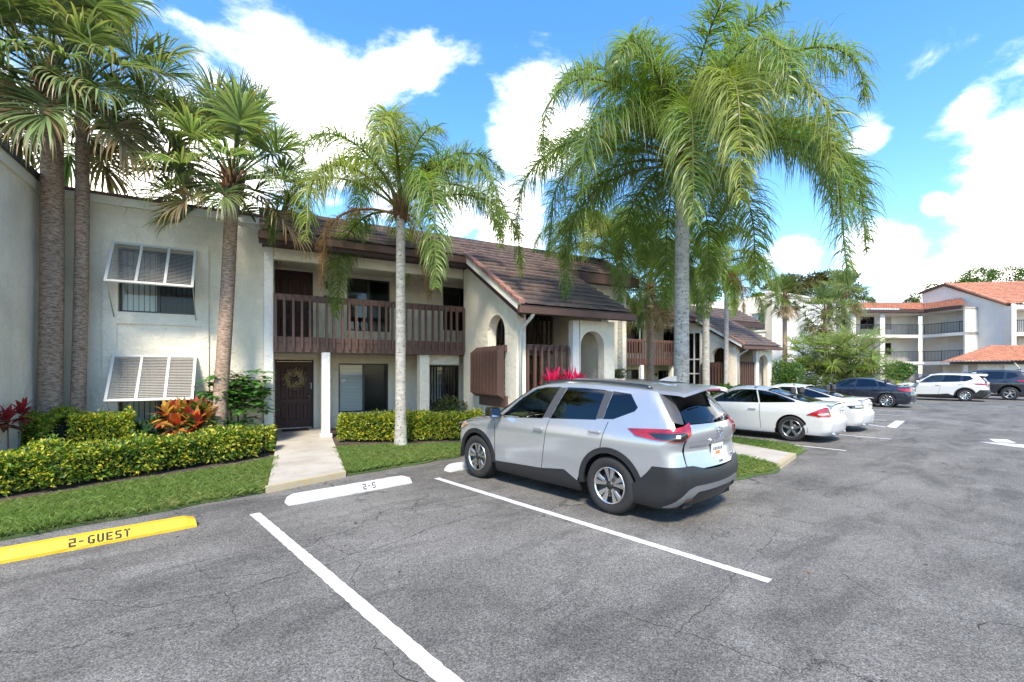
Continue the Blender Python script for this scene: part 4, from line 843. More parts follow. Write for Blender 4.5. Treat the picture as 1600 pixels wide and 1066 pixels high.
def queen_palm(x, y, ztop, r0, label, nf=18, length=3.0, seed=1, dead=1, lean=(0, 0), zb=.03, ll=.72, elr=(1.25, -.15), bend=(1.6, 2.5), avoid=None):
    g = random.Random(seed); t = thing('queen_palm', label, 'palm tree', (x, y, zb)); top = (x + lean[0], y + lean[1], ztop)
    trunk_mesh((x, y, zb - .03), top, r0, r0 * .78, .3, .012, 18, int(ztop / .075), seed).build('trunk', MAT['queen_bark'], t)
    # crownshaft of old leaf bases
    cs = MB(); tx, ty = top[:2]
    for k in range(9):
        a = k * 2.4 + g.uniform(-.3, .3); z0 = ztop - .12 + k * .035; rr = r0 * .8
        cs.tube([(tx + math.cos(a) * rr * .6, ty + math.sin(a) * rr * .6, z0), (tx + math.cos(a) * rr * 1.25, ty + math.sin(a) * rr * 1.25, z0 + .22), (tx + math.cos(a) * (rr + .07), ty + math.sin(a) * (rr + .07), z0 + .5)], [.075, .06, .03], 6)
    cs.tube([(tx, ty, ztop - .1), (tx, ty, ztop + .35), (tx, ty, ztop + .75)], [r0 * .8, r0 * .62, .03], 10)
    cs.build('crownshaft', MAT['boot'], t)
    for i in range(nf):
        f = i / (nf - 1); az = i * 2.39996 + g.uniform(-.25, .25); el = (elr[0] - .3 * f / .3 if f < .3 else .92 + (elr[1] - .92) * (f - .3) / .7) + g.uniform(-.12, .12); bd = bend[0] + (bend[1] - bend[0]) * f * .9 + g.uniform(-.2, .35); ls = .72 + .6 * min(1, f / .5)
        b = (tx + math.cos(az) * .09, ty + math.sin(az) * .09, ztop + .42 - f * .38); dd = 1.0 if i >= nf - dead else 0.0
        me = joinm('frond', queen_frond(b, az, el, length * ls * .85 * g.uniform(.9, 1.1) * (.8 if dd else 1), bd, seed * 100 + i, dd, ll * (.7 if dd else 1), 1.0, yel=(.5 if g.random() < .25 and f > .35 else .08)), MAT['palm_leaf'])
        o = link('frond', me, None, t)
    # young leaves standing up
    for i in range(3):
        az = i * 2.1 + seed; me = joinm('frond', queen_frond((tx, ty, ztop + .5), az, 1.35 - .15 * i, length * .52, 1.2, seed * 77 + i, 0, ll * .8, 1.0, .15), MAT['palm_leaf']); link('frond', me, None, t)
    return t
def fan_leaf(base, az, el, pet, R, seed, droop=.5, dead=0.0, seg=58, colr=None, spread=2.25, costa=.5):
    """cabbage-palm leaf: stalk, then a fan of long pointed segments folded along a curved midrib"""
    g = np.random.default_rng(seed); d0 = np.array([math.cos(el) * math.cos(az), math.cos(el) * math.sin(az), math.sin(el)]); n = 8; p = np.array(base, float); pts = [p.copy()]; d = d0.copy()
    for i in range(n): p = p + d * pet / n; pts.append(p.copy()); d = nrm(d - UPZ * .06 * droop)
    hub = p; fwd = d; side = nrm(np.cross(fwd, UPZ + 1e-3)); upv = nrm(np.cross(side, fwd))
    a = np.linspace(-spread, spread, seg) + g.normal(0, .02, seg); k = np.abs(a) / spread
    D = fwd * np.cos(a)[:, None] + side * np.sin(a)[:, None] + upv * (.05 + .62 * k)[:, None] + g.normal(0, .055, (seg, 3))
    # costapalmate: segments leave along a short curved rib
    st = hub + fwd * (costa * R * np.clip(np.cos(a), 0, 1) * .45)[:, None] - UPZ * (costa * R * np.clip(np.cos(a), 0, 1) ** 2 * .12)[:, None]
    L = R * (1 - .32 * k ** 1.5) * g.uniform(.88, 1.08, seg); base_c = np.array(colr if colr is not None else (.16, .215, .085)); base_c = base_c * (1 - dead) + np.array([.26, .18, .10]) * dead
    C = base_c * g.uniform(.7, 1.4, (seg, 1)) * g.uniform(.7, 1.15) + np.array([.05, .045, .04]) * g.uniform(0, 1) ** 2; tip = np.where(g.uniform(0, 1, (seg, 1)) < .35, np.array([.30, .20, .06]), C * .9)
    V = strips(st, D, L, R * .052 * g.uniform(.85, 1.1, seg), np.full(seg, .12 + .42 * droop) * g.uniform(.3, 2.1, seg), 7, upv + g.normal(0, .12, (seg, 3)), C, tip, lambda t: (.35 + 1.3 * t) if t < .45 else max(0.03, (1 - t) / .55 * .93) , 2.2)
    return [V, tube_np(pts, [.022] * n + [.016], (np.array([.10, .13, .04]) if dead < .5 else np.array([.22, .13, .07])))]
def sabal(x, y, ztop, r0, label, nf=34, R=.85, seed=1, lean=(0, 0), pet=.95, zb=.03, droop=.6, elr=(1.35, -.95), name='cabbage_palm', bark_m='sabal_bark', colr=None, group=None, dead=4):
    g = random.Random(seed); t = thing(name, label, 'palm tree', (x, y, zb), 0, group); top = Vector((x + lean[0], y + lean[1], ztop))
    if ztop > .6: trunk_mesh((x, y, zb - .03), top, r0, r0 * .9, .1, .0, 20, int(ztop / .06), seed, .03).build('trunk', MAT[bark_m], t)
    bt = MB()
    for k in range(26):
        a = k * 2.4; z = ztop - .42 + k * .022; c, s_ = math.cos(a), math.sin(a); rr = r0 * .85
        bt.tube([(top.x + c * rr * .8, top.y + s_ * rr * .8, z), (top.x + c * (rr + .06), top.y + s_ * (rr + .06), z + .16), (top.x + c * (rr + .15), top.y + s_ * (rr + .15), z + .34)], [.055, .04, .018], 5)
    bt.tube([(top.x, top.y, ztop - .3), (top.x, top.y, ztop + .25), (top.x, top.y, ztop + .6)], [r0 * .9, r0 * .8, .05], 10)
    if ztop > .6: bt.build('leaf_bases', MAT['boot'], t)
    for i in range(nf):
        f = i / (nf - 1); az = i * 2.39996 + g.uniform(-.3, .3); el = elr[0] + (elr[1] - elr[0]) * f + g.uniform(-.15, .15); dd = 1.0 if (i >= nf - dead) else 0.0
        b = (top.x + math.cos(az) * r0 * .5, top.y + math.sin(az) * r0 * .5, ztop + .35 - .45 * f)
        link('frond', joinm('frond', fan_leaf(b, az, el, pet * g.uniform(.75, 1.15), R * g.uniform(.85, 1.15), seed * 100 + i, droop * (.6 + f), dd, colr=colr), MAT['palm_leaf']), None, t)
    return t
sp1, sp2, sp3 = at(76, 9.15), at(119, 9.45), at(338, 10.25)
sabal(sp1.x, sp1.y, zat(135, 9.15), .19, 'stoutest cabbage palm, beside the grey side wing', 38, 1.05, 11, (.04, 0), pet=1.25, droop=.75, dead=3, elr=(1.4, -.42))
sabal(sp2.x, sp2.y, zat(150, 9.45), .125, 'slimmer cabbage palm standing close beside the stoutest one', 32, 1.1, 12, (.10, 0), pet=1.6, droop=.8, dead=3, elr=(1.4, -.45))
sabal(sp3.x, sp3.y, zat(285, 10.3), .15, 'leaning cabbage palm between the shuttered windows and the front door', 42, .95, 13, (.30, .1), pet=1.2, droop=.6, dead=3, elr=(1.45, -.45))
q1 = G(626, 702); queen_palm(q1.x, q1.y, zat(352, 11.2), .125, 'slender queen palm in the grass beside the front walk', 18, 3.6, 21, 2, ll=.85, elr=(1.35, .25), bend=(2.0, 3.3))
q2 = at(1064, 10.2); queen_palm(q2.x, q2.y, zat(262, 10.2), .175, 'tall queen palm with the fullest crown, standing behind the silver SUV', 38, 4.4, 22, 0, ll=1.1, elr=(1.48, .25), bend=(1.7, 3.3), lean=(.05, 0))
q3 = at(1103, 16.5); queen_palm(q3.x, q3.y, zat(432, 16.5), .135, 'thin queen palm behind the white coupe\'s bonnet', 14, 3.1, 23, 1, ll=.75, elr=(1.25, .3), bend=(2.2, 3.2))
q4 = at(967, 17.2); queen_palm(q4.x, q4.y, zat(405, 17.2), .145, 'spotted queen palm beside the brown stair roof', 20, 4.0, 24, 1, ll=.9, elr=(1.25, .3), bend=(2.2, 3.2))
s4 = at(1015, 20.5); sabal(s4.x, s4.y, zat(455, 20.5), .17, 'cabbage palm in front of the farther balcony', 30, .95, 25, pet=1.1)
q5 = at(1135, 25.5); queen_palm(q5.x, q5.y, zat(455, 25.5), .14, 'queen palm rising behind the farther stair roof', 15, 3.6, 26, 0, ll=.85, elr=(1.25, .3), bend=(2.2, 3.2))
s5 = at(1226, 33); sabal(s5.x, s5.y, zat(468, 33), .16, 'lone cabbage palm before the white corner building', 30, .8, 27, pet=.8, colr=(.10, .14, .03), dead=6)
s6 = at(1290, 34.5); sabal(s6.x, s6.y, zat(492, 34.5), .2, 'broad cabbage palm behind the fan palm clump', 34, 1.1, 28, pet=1.3)
s7 = at(1318, 37); sabal(s7.x, s7.y, zat(462, 37), .2, 'taller cabbage palm next to the gallery building', 28, 1.0, 29, pet=1.2)
def fan_clump(c, label, seed, n, h_, spread_, R, colr):
    g = random.Random(seed); t = thing('fan_palm', label, 'palm', c)
    for k in range(n):
        a = g.uniform(0, 6.28); rr = spread_ * math.sqrt(g.random()); hx = c.x + math.cos(a) * rr; hy = c.y + math.sin(a) * rr; hz = h_ * g.uniform(.25, 1.0) * (1 - .35 * rr / spread_)
        if k < 5: MB().tube([(hx, hy, .03), (hx + g.uniform(-.2, .2), hy, hz)], [.13, .11], 8).build('trunk', MAT['sabal_bark'], t)
        for i in range(9):
            az = i * 2.4 + g.uniform(-.4, .4); el = 1.1 - 1.5 * i / 8
            link('frond', joinm('frond', fan_leaf((hx, hy, hz), az, el, R * g.uniform(.9, 1.3), R, seed * 1000 + k * 20 + i, .45, 0, 30, colr=colr, spread=2.6, costa=.2), MAT['palm_leaf']), None, t)
fan_clump(at(1305, 30.5), 'big bright green fan palm clump behind the parked cars', 31, 22, 4.2, 2.6, 1.05, (.15, .22, .045)); fan_clump(at(1262, 29), 'low fan palm at the foot of the big clump', 32, 4, .7, .8, .7, (.07, .14, .03))

# ---------------------------------------------------------------- hedges and shrubs
def hedge(path, w, h_, label, seed, dens, cols, leaf=.055, name='hedge', group=None, jitter=.17, low=.08):
    """clipped hedge along a path; leaves thickest on the outer skin, twigs inside"""
    g = np.random.default_rng(seed); P = [Vector(p) for p in path]; t = thing(name, label, 'hedge', (P[0].x, P[0].y, .03), 0, group); pts, dirs = [], []; segL = [(b - a).length for a, b in zip(P, P[1:])]; tot = sum(segL); area = tot * (2 * h_ + w) + 2 * w * h_; n = int(area * dens)
    for s in range(n):
        u = g.uniform(0, tot); i = 0
        while i < len(segL) - 1 and u > segL[i]: u -= segL[i]; i += 1
        a, b = P[i], P[i + 1]; T = (b - a).normalized(); Nn = Vector((-T.y, T.x)); c = a + T * u; k = g.uniform(0, 1); f = h_ / (2 * h_ + w); dep = abs(g.normal(0, .5)) * jitter
        bump_ = .05 * math.sin(c.x * 4.1 + c.y * 3.3) + .04 * math.sin(c.x * 11 + 2 * c.y) + .035 * math.sin(c.x * 7 - 9 * c.y) + (.07 if g.uniform(0, 1) < .06 else 0)
        if k < f: q = (-w / 2 - bump_ + dep, g.uniform(low, h_)); nd = (-1, .25)
        elif k < 2 * f: q = (w / 2 + bump_ - dep, g.uniform(low, h_)); nd = (1, .25)
        else: q = (g.uniform(-w / 2, w / 2), h_ + bump_ - dep); nd = (0, 1)
        rb = .17; ex = abs(q[0]) - (w / 2 - rb); ez = q[1] - (h_ - rb); x, z = q
        if ex > 0 and ez > 0:
            l = math.hypot(ex, ez); 
            if l > rb: x = math.copysign(w / 2 - rb + ex / l * rb, q[0]); z = h_ - rb + ez / l * rb
        endp = min(g.uniform(0, 1), 1)
        p = c + Nn * x; pts.append((p.x, p.y, z + .03)); dd = Nn * nd[0]; dirs.append((dd.x, dd.y, nd[1]))
    for e, sg in ((0, -1), (-1, 1)):          # the ends
        a = P[e]; T = (P[1] - P[0]).normalized() if e == 0 else (P[-1] - P[-2]).normalized(); Nn = Vector((-T.y, T.x))
        for s in range(int(w * h_ * dens)):
            z = g.uniform(low, h_); p = a + T * sg * (.03 - abs(g.normal(0, .5)) * jitter) + Nn * g.uniform(-w / 2, w / 2); pts.append((p.x, p.y, z + .03)); dirs.append((T.x * sg, T.y * sg, .3))
    pts, dirs = np.array(pts), np.array(dirs); n = len(pts); D = nrm(dirs) + g.normal(0, .65, (n, 3)); C = np.array(cols)[g.choice(len(cols), n, p=None)] * g.uniform(.7, 1.3, (n, 1))
    link('foliage', leaf_cloud('foliage', pts, D, g.uniform(.45, 1.45, n) * leaf, .48, C, g, MAT['leaf'], .2, .12), None, t)
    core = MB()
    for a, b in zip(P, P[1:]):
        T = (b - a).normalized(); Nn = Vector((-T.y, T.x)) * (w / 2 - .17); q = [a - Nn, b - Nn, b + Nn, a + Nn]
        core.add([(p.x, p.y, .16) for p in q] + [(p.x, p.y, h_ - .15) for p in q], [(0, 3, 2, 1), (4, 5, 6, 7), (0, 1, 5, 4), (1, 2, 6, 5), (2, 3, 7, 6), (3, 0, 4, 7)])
    core.build('shade_core', MAT['hedge_shade'], t); st = MB(); r = random.Random(seed)
    for k in range(int(tot / .16)):
        u = r.uniform(0, tot); i = 0
        while i < len(segL) - 1 and u > segL[i]: u -= segL[i]; i += 1
        c = P[i].lerp(P[i + 1], min(u / segL[i], 1)); x, y = c.x + r.uniform(-w / 3, w / 3), c.y + r.uniform(-w / 3, w / 3); st.tube([(x, y, .02), (x + r.uniform(-.06, .06), y + r.uniform(-.06, .06), .3)], [.012, .007], 5)
    stuff(st.build('stems', MAT['twig'], t)); return t
MAT['hedge_shade'] = simple('painted_hedge_shade', (.012, .017, .007), .95, var=.4, vscale=20)  # near-black colour of the solid core paints the shade between hedge leaves
VAR = [(.14, .22, .03), (.09, .17, .025), (.46, .43, .04), (.58, .52, .07), (.34, .38, .04), (.17, .26, .035), (.52, .47, .08)]
GRN = [(.055, .125, .022), (.075, .16, .025), (.045, .10, .02), (.10, .19, .03)]
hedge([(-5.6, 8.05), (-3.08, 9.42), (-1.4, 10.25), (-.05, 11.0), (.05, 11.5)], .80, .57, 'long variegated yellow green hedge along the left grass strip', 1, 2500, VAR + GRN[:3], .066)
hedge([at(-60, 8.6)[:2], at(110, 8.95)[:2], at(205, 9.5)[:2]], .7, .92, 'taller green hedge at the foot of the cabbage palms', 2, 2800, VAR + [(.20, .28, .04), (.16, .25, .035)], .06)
hedge([(1.98, 12.2), (2.9, 11.75), (3.7, 11.45), (4.6, 11.1), (5.15, 10.85)], .70, .68, 'bright yellow variegated hedge below the ground floor window', 3, 2500, VAR + GRN[:1], .066)
hedge([at(985, 17.5)[:2], at(1060, 17.6)[:2], at(1168, 17.8)[:2]], .9, 1.12, 'clipped dark green hedge behind the white coupe', 4, 900, GRN, .09)
hedge([at(1085, 16.6)[:2], at(1172, 16.8)[:2]], .6, .62, 'low yellow green hedge in front of the clipped green one', 5, 800, VAR, .08)
hedge([at(1400, 38)[:2], at(1455, 37)[:2]], .8, .8, 'low yellowish hedge beside the small round tree', 6, 300, VAR, .12)
def rosette(name, label, cat, c, heads, seed, L, W, cols, tips=None, stem=.5, nl=26, group=None, el0=1.35, el1=-.1, grav=.16):
    """leafy heads of strap or oval leaves on short canes"""
    g = random.Random(seed); ng = np.random.default_rng(seed); t = thing(name, label, cat, c, 0, group)
    for hx, hy, hz in heads:
        p0 = (c.x + hx, c.y + hy, c.z + hz); MB().tube([(c.x + hx * .5, c.y + hy * .5, .03), (c.x + hx * .8, c.y + hy * .8, c.z + hz * .6), p0], [.016, .013, .010], 6).build('cane', MAT['twig'], t)
        f = np.linspace(0, 1, nl); az = np.arange(nl) * 2.4 + g.uniform(0, 6); el = el0 + (el1 - el0) * f + ng.normal(0, .12, nl)
        D = np.stack([np.cos(el) * np.cos(az), np.cos(el) * np.sin(az), np.sin(el)], 1); P = np.array(p0) - UPZ * (f * .16)[:, None]
        C = np.array(cols)[ng.choice(len(cols), nl)] * ng.uniform(.75, 1.25, (nl, 1)); inner = (f < .45)[:, None]
        if tips is not None: C = np.where(inner, np.array(tips) * ng.uniform(.8, 1.2, (nl, 1)), C)
        V = strips(P, D, L * ng.uniform(.75, 1.1, nl), np.full(nl, W), np.full(nl, grav), 6, np.tile(UPZ, (nl, 1)) + ng.normal(0, .2, (nl, 3)), C, None, lambda u: math.sin(math.pi * min(1, (u * .93 + .05)) ** .8) )
        link('leaf_head', joinm('leaf_head', [V], MAT['leaf']), None, t)
    return t
PINK = [(.42, .025, .09), (.20, .02, .05), (.10, .03, .045), (.30, .03, .07)]; CRO = [(.46, .12, .03), (.52, .22, .05), (.30, .05, .03), (.16, .14, .03), (.55, .33, .09)]
c = at(402, 11.75); rosette('cordyline', 'pink and maroon cordyline beside the entrance column', 'plant', c, [(0, 0, .82), (-.18, .1, .66), (.2, .05, .62), (.05, -.15, .55)], 41, .46, .085, PINK, (.62, .03, .13), nl=24)
c = at(880, 11.3); rosette('cordyline', 'large crimson cordyline behind the silver SUV roof', 'plant', c, [(-.35, 0, 1.45), (-.1, .2, 1.56), (.2, 0, 1.5), (.45, .1, 1.42), (.05, -.2, 1.32), (.62, .1, 1.35)], 42, .46, .075, PINK, (.60, .02, .12), nl=28, el1=.15)
c = at(286, 9.75); rosette('croton', 'orange and red croton in front of the lower shutter', 'plant', c, [(-.28, 0, .92), (0, .1, .95), (.24, 0, .98), (.10, -.15, .80), (-.12, -.2, .70), (.38, .05, .85), (-.05, .2, .86), (.26, -.2, .72)], 43, .34, .115, CRO + [(.10, .16, .03), (.35, .04, .03), (.08, .12, .03)], None, nl=34, el1=-.5, grav=.2)
c = at(16, 7.95); rosette('croton', 'dark red croton by the grey side wing', 'plant', c, [(-.2, -.1, 1.05), (.12, .1, 1.12), (.0, -.1, 1.0), (-.35, -.1, 1.05)], 44, .24, .08, [(.28, .02, .03), (.16, .02, .03), (.36, .05, .04), (.10, .05, .03)], (.30, .03, .04), nl=28, el1=-.4, grav=.2)
c = at(226, 9.6); rosette('leafy_shrub', 'small dark green leafy shrub left of the orange croton', 'plant', c, [(-.1, 0, .6), (.12, .1, .66), (0, -.1, .5), (.25, 0, .55)], 45, .26, .08, [(.03, .085, .02), (.05, .12, .025)], None, nl=26, el1=-.6)
def schefflera():
    c = at(368, 10.7); t = thing('umbrella_plant', 'umbrella plant with glossy green leaf whorls against the cream wall', 'plant', c); g = random.Random(5); ng = np.random.default_rng(5); whorls = []
    for k in range(5):
        a = k * 1.3; b = Vector((c.x + math.cos(a) * .12, c.y + math.sin(a) * .12, .03)); tp = b + Vector((g.uniform(-.2, .25), g.uniform(-.15, .1), g.uniform(1.15, 1.45))); MB().tube([b, b.lerp(tp, .5) + Vector((.04, 0, 0)), tp], [.026, .022, .016], 7).build('stem', MAT['twig'], t)
        for i in range(24): whorls.append(tp + Vector((g.uniform(-.42, .45), g.uniform(-.35, .25), g.uniform(-.35, .42))))
    for i in range(14): whorls.append(Vector((c.x + g.uniform(-.25, .3), c.y + g.uniform(-.3, .1), g.uniform(.3, .75))))
    for wv in whorls:
        n = 9; az = np.arange(n) * 6.283 / n + g.uniform(0, 6); el = np.full(n, .12) + ng.normal(0, .15, n); D = np.stack([np.cos(el) * np.cos(az), np.cos(el) * np.sin(az), np.sin(el)], 1); C = np.array([.07, .18, .035]) * ng.uniform(.6, 1.7, (n, 1))
        link('leaf_whorl', joinm('leaf_whorl', [strips(np.tile(np.array(wv), (n, 1)) + D * .03, D, np.full(n, .24) * ng.uniform(.8, 1.2, n), np.full(n, .10), np.full(n, .22), 4, np.tile(UPZ, (n, 1)), C, None, lambda u: math.sin(math.pi * min(1, u * .95 + .03)) ** .7)], MAT['leaf']), None, t)
schefflera()
def bush(name, label, cat, c, rx, rz, zc, n, leaf, cols, seed, flowers=None, stems=5, group=None, lobes=9):
    g = np.random.default_rng(seed); r = random.Random(seed); t = thing(name, label, cat, c, 0, group); L = [(c.x + r.uniform(-.55, .55) * rx, c.y + r.uniform(-.55, .55) * rx, zc + r.uniform(-.5, .55) * rz, r.uniform(.35, .6)) for _ in range(lobes)]
    pts, D = [], []
    for k in range(n):
        x, y, z, s = L[r.randrange(lobes)]; d = g.normal(0, 1, 3); d /= np.linalg.norm(d); q = g.uniform(.55, 1.05) ** .5; pts.append((x + d[0] * rx * s * q, y + d[1] * rx * s * q, max(.06, z + d[2] * rz * s * q))); D.append(d + (0, 0, .25))
    pts, D = np.array(pts), np.array(D) + g.normal(0, .5, (n, 3)); C = np.array(cols)[g.choice(len(cols), n)] * g.uniform(.6, 1.4, (n, 1))
    link('foliage', leaf_cloud('foliage', pts, D, g.uniform(.7, 1.3, n) * leaf, .45, C, g, MAT['leaf'], .2, .1), None, t)
    st = MB()
    for k in range(stems):
        x, y, z, s = L[k % lobes]; st.tube([(c.x + r.uniform(-.1, .1), c.y + r.uniform(-.1, .1), .02), ((c.x + x) / 2 + r.uniform(-.1, .1), (c.y + y) / 2, z * .55), (x, y, z)], [.035 * rz, .026 * rz, .012 * rz], 6)
    st.build('branches', MAT['twig'], t)
    if flowers:
        for k in range(flowers[0]):
            p = pts[r.randrange(n)]; m = 6; az = np.arange(m) * 6.283 / m; d = np.stack([np.cos(az), np.sin(az), np.full(m, .4)], 1); link('flower', joinm('flower', [strips(np.tile(p + np.array([0, 0, .05]), (m, 1)), d, np.full(m, .13), np.full(m, .09), np.full(m, .1), 3, np.tile(UPZ, (m, 1)), np.tile(np.array(flowers[1]), (m, 1)))], MAT['leaf']), None, t)
    return t
bush('flowering_shrub', 'green shrub with pale pink blossoms beside the farther stair', 'shrub', at(1236, 26.5), 1.05, 1.0, 1.25, 3400, .13, GRN + [(.16, .24, .04)], 51, (14, (.62, .33, .33)))
bush('round_tree', 'small round leafed tree before the gallery building', 'tree', at(1396, 39), 1.35, .85, 1.75, 3000, .17, GRN, 52, None, 7)
bush('low_shrub', 'dark shrub tucked in the recess beside the ground floor column', 'shrub', at(685, 14.6), .55, .5, .6, 1500, .08, [(.05, .09, .025), (.09, .10, .03), (.12, .05, .05)], 53)
bush('low_shrub', 'mottled pale green shrub against the stair tower wall', 'shrub', at(706, 13.9), .45, .45, .62, 1400, .08, [(.10, .14, .05), (.18, .20, .09), (.06, .09, .03)], 54)
bush('air_plant', 'pale air plant clinging to the spotted palm trunk', 'plant', at(966, 16.9, .7), .26, .34, 1.55, 700, .10, [(.25, .25, .15), (.14, .16, .07), (.30, .27, .18)], 55, None, 1)
bush('yucca', 'spiky young plant beside the garage column', 'plant', at(1513, 39.3), .55, .55, 1.0, 700, .3, [(.07, .11, .04)], 56)
# trees standing behind the roofs
def tree(label, c, h_, rad, seed, cols, n=5200, leaf=.34, lobes=16, flat=.55):
    g = np.random.default_rng(seed); r = random.Random(seed); t = thing('shade_tree', label, 'tree', c, 0, 'shade trees behind the roofs'); tr = MB().tube([(c.x, c.y, 0), (c.x + .2, c.y, h_ * .35), (c.x, c.y, h_ * .55)], [.35, .28, .2], 8); L = []
    for k in range(lobes):
        a = r.uniform(0, 6.28); rr = rad * math.sqrt(r.random()) * .85; L.append((c.x + math.cos(a) * rr, c.y + math.sin(a) * rr, h_ * (.86 - .30 * (rr / rad) ** 2) + r.uniform(-.6, .6), rad * r.uniform(.22, .38)))
    for x, y, z, s in L: tr.tube([(c.x, c.y, h_ * .5), ((c.x + x) / 2, (c.y + y) / 2, h_ * .62), (x, y, z)], [.16, .10, .03], 5)
    tr.build('trunk', MAT['twig'], t); k = g.integers(0, lobes, n); La = np.array(L)[k]; d = nrm(g.normal(0, 1, (n, 3))); q = g.uniform(.35, 1.1, (n, 1)) ** .6; pts = La[:, :3] + d * La[:, 3:4] * q * np.array([1, 1, flat])
    C = np.array(cols)[g.choice(len(cols), n)] * g.uniform(.55, 1.45, (n, 1)); link('crown', leaf_cloud('crown', pts, d + g.normal(0, .6, (n, 3)) + (0, 0, .3), g.uniform(.6, 1.3, n) * leaf, .5, C, g, MAT['leaf'], .2, .1), None, t)
OLV = [(.075, .085, .025), (.11, .10, .03), (.05, .065, .02), (.16, .11, .035)]; TRG = [(.06, .12, .025), (.09, .16, .03), (.13, .19, .035), (.045, .09, .02)]
tree('olive brown shade tree with the thinnest crown, above the white corner building', at(1292, 56), zat(405, 56), 4.4, 61, OLV); tree('dark olive shade tree behind the lone cabbage palm', at(1228, 60), zat(408, 60), 3.4, 62, OLV, 3600)
tree('bright green shade tree behind the terracotta gable', at(1560, 72), zat(398, 72), 7.5, 63, TRG, 7000); tree('spreading green shade tree beside the terracotta gable peak', at(1462, 70), zat(424, 70), 4.2, 64, OLV + TRG, 3600); tree('tall green shade tree beyond the gallery at the lot\'s end', at(1640, 70), zat(395, 70), 7.0, 65, TRG, 6000)
tree('low green shade tree behind the brown roof of the farther house', at(1175, 50), zat(440, 50), 4.0, 66, TRG + OLV, 4200); tree('green shade tree filling the gap between the two cream houses', at(1060, 52), zat(420, 52), 5.0, 67, TRG, 5000)
# ================================================================ cars
def carpaint(name, c, metal=.0, flake=0.0, rough=.32):
    m, nt, b = mk(name); b.inputs['Base Color'].default_value = (*c, 1); b.inputs['Metallic'].default_value = metal; b.inputs['Roughness'].default_value = rough
    b.inputs['Coat Weight'].default_value = 1; b.inputs['Coat Roughness'].default_value = .02; b.inputs['Coat IOR'].default_value = 1.5
    p = geopos(nt); f = noise(nt, p, 1.7, 4); d = noise(nt, p, 9, 5, .7)
    nt.links.new(mixc(nt, ramp(nt, d, [(.45, 0.0), (.8, .12)]), c, (.36, .34, .30)), b.inputs['Base Color'])
    if flake: n = noise(nt, p, 900, 2); nt.links.new(ramp(nt, n, [(.3, rough - .06), (.7, rough + .1)]), b.inputs['Roughness'])
    return m
MAT['silver'] = carpaint('silver_metallic_paint', (.44, .45, .465), .6, 1, .25); MAT['carwhite'] = carpaint('white_car_paint', (.54, .54, .53)); MAT['pearl'] = carpaint('pearl_white_paint', (.57, .57, .56), .0); MAT['navy'] = carpaint('navy_car_paint', (.010, .014, .030), .35); MAT['blackblue'] = carpaint('black_blue_paint', (.008, .010, .020), .3)
MAT['cladding'] = simple('grey_plastic_cladding', (.016, .0165, .018), .45, var=.1, vscale=8, bmp=.12, bscale=400); MAT['skid'] = simple('grey_skid_plate', (.20, .20, .205), .42, .3)
MAT['tyre'] = simple('tyre_rubber', (.016, .016, .016), .85, var=.3, vscale=18, bmp=.25, bscale=120); MAT['alloy'] = simple('machined_alloy', (.72, .72, .73), .24, 1.0); MAT['alloy_dark'] = simple('dark_alloy', (.035, .036, .038), .4, .6); MAT['hypersilver'] = simple('silver_alloy', (.34, .34, .35), .3, .9)
MAT['chrome'] = simple('chrome', (.75, .75, .76), .08, 1.0); MAT['gloss_black'] = simple('gloss_black', (.012, .012, .013), .12, coat=1); MAT['pillar'] = simple('pillar_grey', (.055, .055, .058), .35); MAT['underbody'] = simple('underbody', (.010, .010, .010), .9); MAT['seat'] = simple('seat_cloth', (.045, .043, .042), .85)
MAT['plate'] = simple('plate_white', (.70, .70, .68), .4); MAT['amber'] = simple('amber_lens', (.55, .18, .02), .15, coat=1); MAT['clearlens'] = simple('clear_lens', (.55, .56, .57), .1, coat=1); MAT['orange'] = simple('orange_print', (.60, .22, .03), .5); MAT['mirror'] = simple('mirror_glass', (.45, .55, .62), .03, 1.0)
def lensmat(name, c):
    m, nt, b = mk(name); p = geopos(nt); b.inputs['Roughness'].default_value = .12; b.inputs['Coat Weight'].default_value = 1; b.inputs['Coat Roughness'].default_value = .02
    f = noise(nt, p, 5, 3); nt.links.new(mixc(nt, ramp(nt, f, [(.35, 0.0), (.65, 1.0)]), tuple(x * .45 for x in c), c), b.inputs['Base Color']); return m
MAT['redlens'] = lensmat('red_lens', (.40, .010, .014)); MAT['darkred'] = lensmat('smoked_red_lens', (.16, .008, .012))
def interp(tab, x):
    if x <= tab[0][0]: return tab[0][1]
    if x >= tab[-1][0]: return tab[-1][1]
    for (a, va), (b, vb) in zip(tab, tab[1:]):
        if x <= b: t = (x - a) / (b - a); break
    return va + (vb - va) * t
def smoothtab(tab, n=400, w=.035):
    lo, hi = tab[0][0], tab[-1][0]; xs = [lo + (hi - lo) * i / n for i in range(n + 1)]
    arr = np.array([(x, interp(tab, x)) for x in xs]); dx = (hi - lo) / n; m = max(1, int(w / dx))
    for _ in range(3):
        p = np.pad(arr[:, 1], m, mode='reflect', reflect_type='odd'); arr[:, 1] = np.convolve(p, np.ones(2 * m + 1) / (2 * m + 1), 'valid')
    return lambda x: float(np.interp(x, arr[:, 0], arr[:, 1]))
